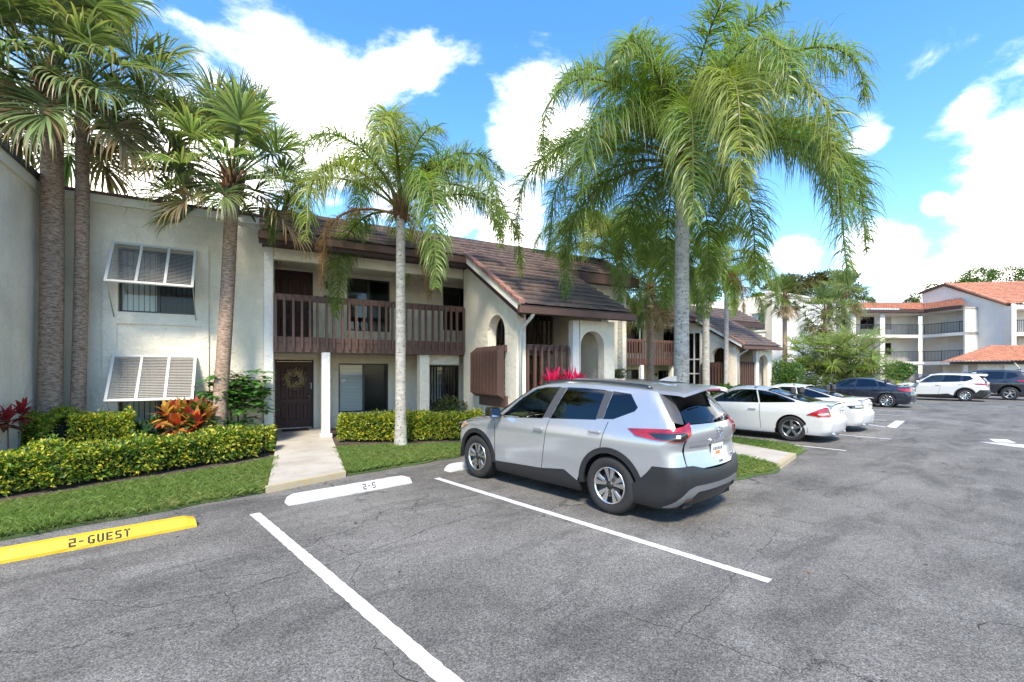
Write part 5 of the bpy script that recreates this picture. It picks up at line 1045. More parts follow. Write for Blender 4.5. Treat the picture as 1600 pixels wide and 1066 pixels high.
class Body:
    """car shell: half width W(x,z), tail xr(z), nose xf(z); the plan outline at each height is a rounded box"""
    def __init__(s, wz, xr, xf, plan, r=.2, bow=.10, rf=.3, bowf=.16):
        s.wz, s.xr_, s.xf_ = smoothtab(wz), smoothtab(xr, w=.02), smoothtab(xf, w=.02); s.plan = plan; s.r, s.bow, s.rf, s.bowf = r, bow, rf, bowf
    def W(s, x, z):
        x1, x2, a, b = s.plan; k = 1.0
        if x > x1: k -= a * ((x - x1) / 1.2) ** 2
        if x < x2: k -= b * ((x2 - x) / 1.2) ** 2
        return s.wz(z) * k
    def xr(s, z): return s.xr_(z) + s.bow
    def xf(s, z): return s.xf_(z) - s.bowf
    def S(s, x, z):
        cr = s.xr(z) + s.r; cf = s.xf(z) - s.rf
        if x < cr: w = s.W(cr, z) - s.r; dx, r, c = max(x, cr - s.r) - cr, s.r, cr
        elif x > cf: w = s.W(cf, z) - s.rf; dx, r, c = min(x, cf + s.rf) - cf, s.rf, cf
        else: return Vector((x, s.W(x, z), z))
        n = math.hypot(dx, r); return Vector((c + r * dx / n, w + r * r / n, z))
    def B(s, y, z):                              # tail face
        cr = s.xr(z) + s.r; w = s.W(cr, z); cy = w - s.r; a = min(abs(y), w)
        if a <= cy: return Vector((s.xr(z) - s.bow * (1 - (a / cy) ** 2), y, z))
        d = a - cy; n = math.hypot(d, s.r); return Vector((cr - s.r * s.r / n, math.copysign(cy + s.r * d / n, y), z))
    def Fc(s, y, z):                             # nose face and windscreen
        cf = s.xf(z) - s.rf; w = s.W(cf, z); cy = w - s.rf; a = min(abs(y), w)
        if a <= cy: return Vector((s.xf(z) + s.bowf * (1 - (a / cy) ** 2), y, z))
        d = a - cy; n = math.hypot(d, s.rf); return Vector((cf + s.rf * s.rf / n, math.copysign(cy + s.rf * d / n, y), z))
    def U(s, t, z):                              # around the rear corner: t>0 along the flank, t<0 across the tail
        return s.S(s.xr(z) + t, z) if t >= 0 else s.B(s.W(s.xr(z) + s.r, z) * (1 + t), z)
    def UF(s, t, z): return s.S(s.xf(z) - t, z) if t >= 0 else s.Fc(s.W(s.xf(z) - s.rf, z) * (1 + t), z)
def panel(poly, fn, res=.06, off=0.0, rim=.014, holes=(), mirror=False):
    def resample(pl):
        o = []
        for a, b in zip(pl, pl[1:] + pl[:1]):
            n = max(1, int(math.dist(a, b) / res)); o += [(a[0] + (b[0] - a[0]) * i / n, a[1] + (b[1] - a[1]) * i / n) for i in range(n)]
        return o
    P = resample(list(poly)); b_ = getattr(fn, '__self__', None)
    if b_ is not None and fn.__name__ == 'S': P = [(min(max(x, b_.xr(y) + .010), b_.xf(y) - .010), y) for x, y in P]; P = [p for i, p in enumerate(P) if math.dist(p, P[i - 1]) > .004]
    H = [resample(list(h_)) for h_ in holes]
    xs, ys = [p[0] for p in P], [p[1] for p in P]; ex = []; bd = np.array(P + [q for h_ in H for q in h_])
    nx, ny = int((max(xs) - min(xs)) / res) + 1, int((max(ys) - min(ys)) / res) + 1
    for i in range(nx + 1):
        for j in range(ny + 1):
            x, y = min(xs) + (i + .5 * (j % 2)) * res, min(ys) + j * res
            if pip(P, x, y) and not any(pip(h_, x, y) for h_ in H) and np.min(np.abs(bd[:, 0] - x) + np.abs(bd[:, 1] - y)) > res * .55: ex.append((x, y))
    V, F = tri2d(P, H, ex); e = .004; vs, ns = [], []
    F = [f for f in F if abs((V[f[1]][0] - V[f[0]][0]) * (V[f[2]][1] - V[f[0]][1]) - (V[f[2]][0] - V[f[0]][0]) * (V[f[1]][1] - V[f[0]][1])) > 2e-6]
    for (x, y) in V:
        p = fn(x, y); du = fn(x + e, y) - fn(x - e, y); dv = fn(x, y + e) - fn(x, y - e); n = du.cross(dv)
        n = n.normalized() if n.length > 1e-12 else Vector((0, 1, 0)); vs.append(p); ns.append(n)
    m = sum(ns, Vector()); c = sum(vs, Vector()) / len(vs) - Vector((0, 0, .7))
    sg = 1 if m.dot(Vector((c.x * .6, c.y, c.z * .6 + .001))) > 0 else -1
    ns = [n * sg for n in ns]; vs = [p + n * off for p, n in zip(vs, ns)]
    cnt = {}
    for f in F:
        for i in range(3): a, b = f[i], f[(i + 1) % 3]; cnt.setdefault((min(a, b), max(a, b)), []).append((a, b))
    fs = [f if sg > 0 else f[::-1] for f in F]; sm = [True] * len(fs); k = {}
    if rim:
        for e2, l in cnt.items():
            if len(l) == 1:
                a, b = l[0] if sg > 0 else l[0][::-1]
                ids = []
                for q in (a, b):
                    if q not in k:
                        k[q] = len(vs); vs.append(vs[q] + ns[q] * 0); k[(q, 1)] = len(vs); vs.append(vs[q] - ns[q] * rim); ns += [ns[q], ns[q]]
                    ids.append((k[q], k[(q, 1)]))
                fs.append((ids[1][0], ids[0][0], ids[0][1], ids[1][1])); sm.append(True)
    if mirror: vs = [Vector((v.x, -v.y, v.z)) for v in vs]; fs = [f[::-1] for f in fs]; ns = [Vector((n.x, -n.y, n.z)) for n in ns]
    mb = MB(); mb.vn = [tuple(n) for n in ns]; mb.v = [tuple(v) for v in vs]; mb.f = fs; mb.sm = sm; return mb
def both(poly, fn, name, mat, parent, **kw):
    o = []
    for mir in (False, True): o.append(panel(poly, fn, mirror=mir, **kw).build(name, mat, parent, True))
    return o
def low_line(xr, xf, ra, zw, sill, rear, front):
    """lower edge of the body side from tail to nose, humped over both wheels; sill is a function"""
    pts = [(rear, sill(rear))]
    for xw in (xr, xf):
        a0 = math.asin(max(-1, min(1, (sill(xw - ra) - zw) / ra)))
        for i in range(17): a = math.pi - a0 - (math.pi - 2 * a0) * i / 16; pts.append((xw + ra * math.cos(a), zw + ra * math.sin(a)))
        if xw == xr: pts += [(xw + ra + (xf - xr - 2 * ra) * i / 40, sill(xw + ra + (xf - xr - 2 * ra) * i / 40)) for i in range(1, 40)]
    pts.append((front, sill(front))); return pts
def cut(line, xa, xb):
    xs = sorted(line); f = lambda x: interp(xs, x); return [(xa, f(xa))] + [p for p in xs if xa < p[0] < xb] + [(xb, f(xb))]
def region(low, hi, xa, xb, sa=0.0, sb=0.0):
    """panel outline between the low line and the high line; sa, sb slant its front and rear edges"""
    a = cut(low, xa, xb); b = cut(hi, xa + sa, xb + sb); return a + b[::-1]
def wheel(car, x, y, R, rimr, width, style, side):
    w = MB(); h_ = width / 2; rr = rimr
    w.lathe([(rr, -h_ * .82), (rr + .02, -h_ * .95), (R * .86, -h_), (R * .955, -h_ * .88), (R, -h_ * .66), (R, -h_ * .42), (R - .008, -h_ * .40), (R - .008, -h_ * .34), (R, -h_ * .32), (R, -.012), (R - .009, -.010), (R - .009, .010), (R, .012), (R, h_ * .32), (R - .008, h_ * .34), (R - .008, h_ * .40), (R, h_ * .42), (R, h_ * .66), (R * .955, h_ * .88), (R * .86, h_), (rr + .02, h_ * .95), (rr, h_ * .82)], 'y', (x, y, R), 44)
    t = w.build('wheel', MAT['tyre'], car, True); t['label'] = 'wheel with black tyre and alloy rim'
    o = y + side * h_ * .80; d = MB().lathe([(rr, -side * h_ * 1.5), (rr - .012, -side * .03), (rr + .004, side * .012), (rr - .016, side * .014), (rr - .020, -side * .02)], 'y', (x, o, R), 40); fin = MAT['hypersilver'] if style == 'dull' else MAT['alloy']
    d.build('rim', fin, t, True)
    MB().lathe([(0, -side * .075), (rr - .01, -side * .075)], 'y', (x, o, R), 28).lathe([(.15, -side * .06), (.15, -side * .03), (0, -side * .03)], 'y', (x, o, R), 24).build('brake_disc', MAT['alloy_dark'], t, True)
    def spoke(a, w0, w1, r0, r1, mat, out=.0):
        ca, sa = math.cos(a), math.sin(a); v = []
        for (r, wd, yy) in ((r0, w0, out - .012), (r1, w1, out + .002)):
            for sgn in (-1, 1):
                for dep in (0, -.03): v.append((x + ca * r - sa * wd * sgn, o + side * (yy + dep), R + sa * r + ca * wd * sgn))
        me = MB().add(v, [(0, 2, 6, 4), (1, 5, 7, 3), (0, 4, 5, 1), (2, 3, 7, 6), (4, 6, 7, 5), (0, 1, 3, 2)]).mesh('spoke'); link('spoke', fix_normals(me), mat, t, True)
    if style == 'twin':
        for i in range(5):
            a = math.pi / 2 + i * 2 * math.pi / 5
            for s in (-1, 1): spoke(a + s * .17, .012, .020, .045, rr - .012, fin); spoke(a + s * .335, .006, .013, .10, rr - .012, fin, -.006)
            spoke(a, .016, .030, .05, rr - .015, MAT['alloy_dark'], -.014)
    elif style == 'five' or style == 'dull':
        for i in range(5): spoke(math.pi / 2 + i * 2 * math.pi / 5, .030, .030, .04, rr - .012, fin)
    else:
        for i in range(10): spoke(math.pi / 2 + i * 2 * math.pi / 10, .012, .022, .05, rr - .012, fin)
    MB().lathe([(0, side * .012), (.030, side * .010), (.052, -side * .004), (.058, -side * .03)], 'y', (x, o, R), 18).build('hub_cap', fin if style != 'twin' else MAT['alloy_dark'], t, True)
def seat(car, x, y):
    s = MB().bbox(x - .25, x + .27, y - .24, y + .24, .48, .64, .05); s.build('seat', MAT['seat'], car, True)
    b = MB(); b.add([(x - .22, y - .23, .60), (x - .22, y + .23, .60), (x - .10, y + .23, .60), (x - .10, y - .23, .60), (x - .42, y - .19, 1.16), (x - .42, y + .19, 1.16), (x - .33, y + .19, 1.16), (x - .33, y - .19, 1.16)], [(0, 1, 2, 3), (7, 6, 5, 4), (0, 4, 5, 1), (1, 5, 6, 2), (2, 6, 7, 3), (3, 7, 4, 0)]); link('seat_back', fix_normals(b.mesh('seat_back')), MAT['seat'], car, True)
    MB().bbox(x - .46, x - .37, y - .12, y + .12, 1.19, 1.36, .03).build('headrest', MAT['seat'], car, True)
def build_car(sp):
    x, y = sp['pos']; o = P2W(x, y); car = thing('parked_car', sp['label'], sp.get('cat', 'car'), o, PA + math.pi / 2 + sp.get('turn', 0.0), sp.get('group')); car.scale = [sp.get('scale', 1.0)] * 3
    b = Body(sp['wz'], sp['xr'], sp['xf'], sp['plan'], sp.get('r', .2), sp.get('bow', .1)); PT, R, ra = sp['paint'], sp['R'], sp['ra']; xr, xf = sp['wheels']; sill = sp['sill']; zw = R
    front, rear = sp['front'], sp['rear']; low = low_line(xr, xf, ra, zw, sill, rear - .3, front + .3); belt = sp['belt']; rail = sp['rail']; g0, g1 = sp['glassx']
    # shut lines run from the tail to the nose: quarter | doors | fender
    cuts = sp['cuts']; names = sp['panels']; hi = belt
    qx, fx = sp['quarter_end'], sp['fender_end']; edges = [qx] + cuts + [fx]
    for k, nm in enumerate(names):
        xa, xb = edges[k] + (.0065 if k else 0), edges[k + 1] - (.0065 if k < len(names) - 1 else 0); sa = sp['slant'][k]; sb = sp['slant'][k + 1]
        ps = both(region(low, hi, xa, xb, sa, sb), b.S, nm, PT, car, res=sp.get('res', .07), rim=.004)
        if 'door' in nm:
            hx = xa + sa + .15; hz = interp(sorted(belt), hx) - .13
            for i, p_ in enumerate(ps):
                sg = 1 if i == 0 else -1; q = b.S(hx, hz); MB().bbox(hx - .09, hx + .10, *sorted((sg * (q.y + .016), sg * (q.y + .042))), hz - .014, hz + .014, .007).bbox(hx - .085, hx - .06, *sorted((sg * (q.y - .01), sg * (q.y + .02))), hz - .012, hz + .012, .003).bbox(hx + .07, hx + .095, *sorted((sg * (q.y - .01), sg * (q.y + .02))), hz - .012, hz + .012, .003).build('door_handle', PT, p_, True)
    # dark inner shell, floor and interior
    both(region(low_line(xr, xf, ra + .01, zw, lambda u: sill(u) - .02, rear, front), [(u, z - .02) for u, z in belt], rear + .05, front - .12), b.S, 'inner_shell', MAT['underbody'], car, off=-.022, rim=0, res=.12)
    MB().box(rear + .25, front - .3, -.62, .62, sp['zfloor'], sp['zfloor'] + .06).build('floor_pan', MAT['underbody'], car, True)
    for xw in (xr, xf):
        for s in (-1, 1):
            wv = b.wz(.5) - .015; n = 16; vs = []
            for i in range(n + 1):
                a = math.pi * (i / n); 
                for yy in (wv, wv - .34): vs.append((xw + (ra + .005) * math.cos(a), s * yy, zw - .06 + (ra + .055) * math.sin(a)))
            c0 = len(vs); vs.append((xw, s * (wv - .34), zw)); fs = [(2 * i, 2 * i + 1, 2 * i + 3, 2 * i + 2) for i in range(n)] + [(c0, 2 * i + 1, 2 * i + 3) for i in range(n)]
            MB().add(vs, fs).build('wheel_well', MAT['underbody'], car, True); wheel(car, xw, s * (sp['track'] - sp['tw'] / 2), R, sp['rimr'], sp['tw'], sp['wheelstyle'], s)
    # greenhouse flank with window openings, glass set in
    gh = cut(belt, g0, g1) + cut(rail, sp['railx'][0], sp['railx'][1])[::-1]; both(gh, b.S, 'side_frame', sp.get('frame_mat', PT), car, holes=sp['windows'], res=.07)
    for k, wp in enumerate(sp['windows']):
        both(wp, b.S, 'side_window', sp['wmat'][k], car, off=-.006, rim=0, res=.09)
        ctr = (sum(p[0] for p in wp) / len(wp), sum(p[1] for p in wp) / len(wp)); outer = [(p[0] + (p[0] - ctr[0]) * .018, p[1] + (p[1] - ctr[1]) * .03) for p in wp]
        both(outer, b.S, 'window_trim', sp.get('trim_mat', MAT['gloss_black']), car, off=.002, rim=.004, holes=[wp], res=.09)
    # roof, bonnet and boot lid: crowned sheets between the two side lines
    def top(line, crown, pw=2.0):
        ls = sorted(line)
        def f(u, v):
            z = interp(ls, u); w = b.S(u, z).y; return Vector((u, v * w, z + crown * (1 - abs(v) ** pw)))
        return f
    def lid(name, line, xa, xb, crown, mat, pw=2.0, off=0.0, v=1.0):
        panel([(xa, -v), (xb, -v), (xb, v), (xa, v)], top(line, crown, pw), res=.11, off=off).build(name, mat, car, True)
    rx = sp.get('roofx', (sp['railx'][0] + .02, sp['railx'][1] - .01)); lid('roof', rail, rx[0], rx[1], sp.get('crown', .075), PT, 2.4)
    lid('bonnet', belt, sp['cowl'], sp['nose'], .085, PT, 2.6, v=.99)
    if 'deck' in sp: lid('boot_lid', belt, sp['deck'][0], sp['deck'][1], sp.get('deckcrown', .045), PT, 2.6, v=.99)
    zc, zt = sp['screen_z']; wv = lambda z: b.W(b.xf(z) - .2, z) - .055
    panel([(-wv(zc), zc), (wv(zc), zc), (wv(zt), zt), (-wv(zt), zt)], b.Fc, res=.10, rim=0).build('windscreen', MAT['glass'], car, True)
    zc, zt = sp['back_z']; wr = lambda z: b.W(b.xr(z) + .15, z) - sp.get('back_in', .08)
    if 'back_poly' not in sp: panel([(-wr(zc), zc), (wr(zc), zc), (wr(zt), zt), (-wr(zt), zt)], b.B, res=.10, rim=0).build('rear_window', sp.get('back_mat', MAT['glass_dark']), car, True)
    for s in (-1, 1): seat(car, .15 + sp.get('seatx', 0), s * .37); seat(car, -.75 + sp.get('seatx', 0), s * .36)
    MB().bbox(.70 + sp.get('seatx', 0), 1.05 + sp.get('seatx', 0), -.66, .66, .62, .97, .06).build('dashboard', MAT['seat'], car, True)
    MB().tube([(.58 + sp.get('seatx', 0) + .06 * math.sin(a), .37 + .18 * math.cos(a), .92 + .17 * math.sin(a)) for a in np.linspace(0, 2 * math.pi, 22)], .014, 6).build('steering_wheel', MAT['seat'], car, True)
    for s in (-1, 1):
        mx, mz = sp['mirror']; yb = b.S(mx, mz).y; m = MB(); y0, y1 = yb + .05, yb + .26
        m.bbox(mx - .05, mx + .12, *sorted((s * y0, s * y1)), mz - .01, mz + .15, .03).bbox(mx - .01, mx + .06, *sorted((s * (yb - .02), s * (y0 + .02))), mz - .005, mz + .04, .008); mo = m.build('door_mirror', sp.get('mirror_mat', PT), car, True)
        MB().box(mx - .054, mx - .0505, *sorted((s * (y0 + .02), s * (y1 - .02))), mz + .01, mz + .13).build('mirror_glass', MAT['mirror'], mo, True)
    sp['extra'](car, b, sp); return car
def wrap(car, name, mat, poly, b, **kw): return both(poly, b.U, name, mat, car, **kw)
def plate(car, b, z, x_off=-.006, w=.155, hh=.078, marks=True):
    p = b.B(0, z); x = p.x + x_off; t = math.atan2(b.B(0, z + .05).x - b.B(0, z - .05).x, .1); pl = MB().box(x - .008, x, -w, w, z - hh, z + hh).build('licence_plate', MAT['plate'], car, True)
    if marks:
        m = MB()
        for i in range(6): yy = -.105 + i * .042; m.box(x - .0095, x - .0082, yy - .012, yy + .012, z - .002, z + .036)
        stuff(m.build('plate_characters', MAT['stencil'], pl, True)); MB().box(x - .0093, x - .0081, -.06, .06, z - .052, z - .012).build('plate_picture', MAT['orange'], pl, True)
def arc_ring(xc, zc, r0, r1, a0, a1, n=22):
    o = [(xc + r1 * math.cos(a0 + (a1 - a0) * i / n), zc + r1 * math.sin(a0 + (a1 - a0) * i / n)) for i in range(n + 1)]
    return o + [(xc + r0 * math.cos(a1 + (a0 - a1) * i / n), zc + r0 * math.sin(a1 + (a0 - a1) * i / n)) for i in range(n + 1)]
def suv_extra(car, b, sp):
    CL = MAT['cladding']; xr, xf = sp['wheels']; R, ra, PT = sp['R'], sp['ra'], sp['paint']; hero = sp.get('hero')
    if sp.get('clad', True):
        for xw in (xr, xf): both(arc_ring(xw, R, ra - .068, ra + .004, -.06, math.pi + .06), b.S, 'wheel_arch_trim', CL, car, off=.012, rim=.03, res=.06)
        tp = [(-.79, .30), (-.53, .445), (-.1, .395), (.92, .355)]; both([(-.80, .20), (.93, .20)] + tp[::-1], b.S, 'sill_trim', CL, car, off=.010, rim=.03)
    wrap(car, 'rear_bumper', CL if sp.get('clad', True) else PT, [(.60, .21), (.60, .43), (.31, .69), (.0, .70), (-.35, .70), (-.6, .645), (-1, .635), (-1, .26), (-.3, .22), (.1, .20)], b, off=.012, rim=.03)
    wrap(car, 'bumper_garnish', MAT['skid'], [(.12, .235), (-.05, .32), (-.24, .44), (-.36, .475), (-1, .475), (-1, .415), (-.42, .405), (-.30, .33), (-.1, .25)], b, off=.026, rim=.014)
    wrap(car, 'bumper_reflector', MAT['darkred'], [(-.20, .300), (-.34, .325), (-.34, .352), (-.22, .330)], b, off=.030, rim=.004)
    wrap(car, 'rear_corner', PT, [(.07, .685), (-.232, .69), (-.232, 1.0), (.07, 1.0)], b, rim=.004, off=.0015)
    tg = panel([(-.630, .705), (-.45, .66), (.45, .66), (.630, .705), (.622, 1.05), (.57, 1.165), (-.57, 1.165), (-.622, 1.05)], b.B, res=.06, off=.002).build('tailgate', PT, car, True)
    lip = lambda z0, z1, w, o: panel([(-w, z0), (w, z0), (w * .96, z1), (-w * .96, z1)], b.B, res=.06, off=o, rim=.02)
    lip(.925, .975, .56, .016).build('tailgate_lip', PT, tg, True)
    if sp.get('tail') != 'slim':
        tls = wrap(car, 'tail_light', MAT['redlens'], [(.64, 1.095), (.52, 1.02), (.30, .995), (.0, .985), (-.20, .985), (-.31, 1.06), (-.31, 1.185), (-.16, 1.15), (.05, 1.125), (.30, 1.115)], b, off=.014, rim=.016)
        for k, t_ in enumerate(tls):
            panel([(.36, 1.06), (.10, 1.075), (-.20, 1.085), (-.25, 1.04), (-.18, 1.0), (.0, 1.0), (.25, 1.01)], b.U, off=.0175, rim=.002, mirror=bool(k)).build('smoked_lens', MAT['gloss_black'], t_, True)
            panel([(.0, 1.025), (-.10, 1.025), (-.10, 1.06), (.0, 1.06)], b.U, off=.020, rim=.002, mirror=bool(k)).build('reverse_lamp', MAT['clearlens'], t_, True)
            panel([(.50, 1.075), (.16, 1.098), (-.22, 1.125), (-.22, 1.105), (.16, 1.08), (.48, 1.06)], b.U, off=.0185, rim=.002, mirror=bool(k)).build('light_bar', MAT['redlens'], t_, True)
    else:
        wrap(car, 'tail_light', MAT['redlens'], [(.62, 1.06), (.40, 1.0), (-.25, .97), (-.25, 1.06), (.0, 1.08)], b, off=.014, rim=.016)
    wrap(car, 'pillar_trim', MAT['pillar'] if hero else MAT['gloss_black'], [(.04, 1.20), (-.20, 1.175), (-.255, 1.30), (-.27, 1.535), (.0, 1.535)], b, off=.004, rim=.01)
    rw = panel([(-.585, 1.175), (.585, 1.175), (.48, 1.525), (-.48, 1.525)], b.B, res=.08, rim=0, off=.001).build('rear_window', MAT['glass_dark'], car, True)
    p0, p1 = b.B(-.05, 1.20), b.B(-.40, 1.235); MB().tube([p0 + Vector((-.03, 0, 0)), p0 + Vector((-.045, -.04, .01)), p1 + Vector((-.035, 0, 0))], [.024, .018, .010], 7).build('rear_wiper', MAT['gloss_black'], rw, True)
    def spo(u, v): return Vector((u + .06 - .05 * v * v + .10 * v ** 4, v * (.60 - .03 * (u + 1.9)), 1.545 + .10 * (u + 1.9) * .5 + .075 * (1 - v * v) - .25 * max(0, -2.16 - u) ** 1.2))
    s_ = panel([(-2.24, -1), (-1.86, -1), (-1.86, 1), (-2.24, 1)], spo, res=.07, off=.012, rim=.045).build('roof_spoiler', PT, car, True)
    MB().bbox(-2.215, -2.20, -.16, .16, 1.552, 1.574, .003).build('brake_light', MAT['redlens'], s_, True)
    for s in (-1, 1):
        pts = [(x, s * (b.S(x, interp(sorted(sp['rail']), x)).y - .055), interp(sorted(sp['rail']), x) + .045) for x in np.linspace(-1.62, .08, 14)]
        pts = [(pts[0][0] - .08, pts[0][1], pts[0][2] - .03)] + pts + [(pts[-1][0] + .08, pts[-1][1], pts[-1][2] - .03)]; MB().tube(pts, .017, 7).build('roof_rail', MAT['gloss_black'] if not sp.get('chrome_rail') else MAT['chrome'], car, True)
    fn = MB(); fn.prism([(-1.70, 1.655), (-1.46, 1.665), (-1.60, 1.715), (-1.70, 1.725)], 'y', -.022, .022); fn.build('antenna_fin', PT, car, True)
    both([(1.78, .24), (1.86, .45), (1.96, .72), (2.0, .80), (2.3, .80), (2.3, .24)], b.S, 'front_bumper', PT, car); panel([(-.9, .24), (.9, .24), (.9, .82), (-.9, .82)], b.Fc, res=.09).build('front_bumper', PT, car, True)
    both([(1.62, .895), (1.78, .82), (2.05, .78), (2.12, .86), (1.95, .905)], b.S, 'headlight', MAT['clearlens'], car, off=.012); both([(1.64, .893), (1.74, .84), (1.82, .83), (1.80, .895)], b.S, 'side_marker', MAT['amber'], car, off=.016)
    for q in ([(-.235, 1.130), (-.105, 1.122), (-.262, 1.552), (-.398, 1.552)], [(-1.135, 1.183), (-1.035, 1.170), (-1.075, 1.532), (-1.185, 1.522)]): both(q, b.S, 'pillar_trim', MAT['pillar'] if hero else MAT['gloss_black'], car, off=.004, rim=.003, res=.1)
    plate(car, b, .835, -.012)
    if hero:
        # round badge with a bar across, model lettering below it
        p = b.B(0, 1.065); x = p.x - .012
        MB().tube([(x, .058 * math.cos(a), 1.065 + .052 * math.sin(a)) for a in np.linspace(.35, math.pi - .35, 14)], .007, 6).tube([(x, .058 * math.cos(a), 1.065 + .052 * math.sin(a)) for a in np.linspace(math.pi + .35, 2 * math.pi - .35, 14)], .007, 6).box(x - .004, x + .004, -.07, .07, 1.056, 1.074).build('badge', MAT['chrome'], tg, True)
        me = text_mesh('ROGUE', .062, .003, 2.3); me.transform(Matrix.Translation((b.B(0, .95).x - .021, 0, .950)) @ Matrix.Rotation(-math.pi / 2, 4, 'Z') @ Matrix.Rotation(math.pi / 2, 4, 'X')); link('model_lettering', me, MAT['chrome'], tg, True)
        q = b.B(-.46, .74); MB().bbox(q.x - .010, q.x + .01, -.52, -.40, .715, .745, .003).build('trim_badge', MAT['chrome'], tg, True)
        MB().bbox(b.B(0, .70).x - .014, b.B(0, .70).x, -.09, .02, .685, .715, .004).build('tailgate_handle', MAT['chrome'], tg, True)
        q = b.U(.02, .52); MB().lathe([(0, .0), (.014, .0)], 'x', (q.x - .018, q.y, .52), 10).build('parking_sensor', MAT['gloss_black'], car, True)
ROGUE = dict(pos=(5.665, 4.72), label='silver metallic SUV with grey plastic wheel arches, nose to the hedge', cat='car', hero=True, paint=MAT['silver'], R=.358, ra=.475, rimr=.232, tw=.235, track=.885, wheels=(-1.27, 1.40), wheelstyle='twin', front=2.25, rear=-2.38, zfloor=.20, res=.06,
    wz=[(0.15, 0.78), (0.22, 0.843), (0.35, 0.87), (0.5, 0.877), (0.62, 0.889), (0.78, 0.893), (0.93, 0.903), (1.01, 0.889), (1.08, 0.858), (1.17, 0.821), (1.35, 0.749), (1.5, 0.675), (1.58, 0.624), (1.66, 0.546)], plan=(1.15, -1.15, .10, .085), r=.2, bow=.09,
    xr=[(0.2, -2.15), (0.35, -2.26), (0.5, -2.3), (0.62, -2.295), (0.7, -2.265), (0.88, -2.215), (0.93, -2.23), (1.02, -2.265), (1.1, -2.265), (1.2, -2.215), (1.35, -2.1), (1.5, -1.97), (1.62, -1.87)],
    xf=[(.2, 2.1), (.4, 2.22), (.6, 2.25), (.8, 2.2), (.9, 2.1), (.98, 1.6), (1.03, 1.34), (1.2, 1.10), (1.4, .82), (1.5, .66), (1.6, .47)],
    sill=lambda x: interp([(-2.7, .70), (-2.02, .69), (-1.72, .43), (-1.6, .40), (-.80, .31), (-.53, .45), (-.1, .40), (.93, .36), (1.9, .40), (2.6, .45)], x),
    belt=[(-2.6, 1.17), (-1.9, 1.172), (-1.25, 1.155), (-.6, 1.12), (0, 1.09), (.6, 1.06), (.95, 1.03), (1.3, .995), (1.7, .945), (2.0, .875), (2.3, .78)], rail=[(-1.98, 1.525), (-1.5, 1.570), (-.9, 1.605), (-.3, 1.615), (.05, 1.585), (.35, 1.515)], railx=(-1.94, .34), glassx=(-2.3, .98),
    cuts=[-1.15, -.10, .93], slant=[0, -.08, -.14, -.03, 0], panels=['quarter_panel', 'rear_door', 'front_door', 'front_fender'], quarter_end=-2.3, fender_end=2.3, cowl=1.0, nose=2.04, screen_z=(1.05, 1.55), back_z=(1.2, 1.5), back_poly=True, mirror=(.78, 1.075), mirror_mat=MAT['gloss_black'], frame_mat=MAT['silver'],
    windows=[[(-.10, 1.115), (.70, 1.075), (.76, 1.095), (.42, 1.40), (.20, 1.515), (.02, 1.545), (-.26, 1.555)], [(-1.03, 1.165), (-.24, 1.125), (-.40, 1.555), (-.70, 1.553), (-1.07, 1.535)], [(-1.30, 1.19), (-1.14, 1.18), (-1.19, 1.525), (-1.46, 1.50), (-1.60, 1.345), (-1.57, 1.30)]],
    wmat=[MAT['glass'], MAT['glass_dark'], MAT['glass_dark']], trim_mat=MAT['gloss_black'], extra=suv_extra)
build_car(ROGUE)
W2 = dict(ROGUE, pos=(38.9, 3.35), label='pearl white SUV with slim red tail lights before the gallery building', hero=False, paint=MAT['pearl'], frame_mat=MAT['pearl'], mirror_mat=MAT['pearl'], wheelstyle='ten', tail='slim', chrome_rail=True, res=.12); build_car(W2)
W3 = dict(ROGUE, pos=(42.6, 1.75), label='big black SUV with red tail lights parked beside the garage', hero=False, paint=MAT['blackblue'], frame_mat=MAT['blackblue'], mirror_mat=MAT['blackblue'], wheelstyle='dull', clad=False, scale=1.12, res=.12); build_car(W3)

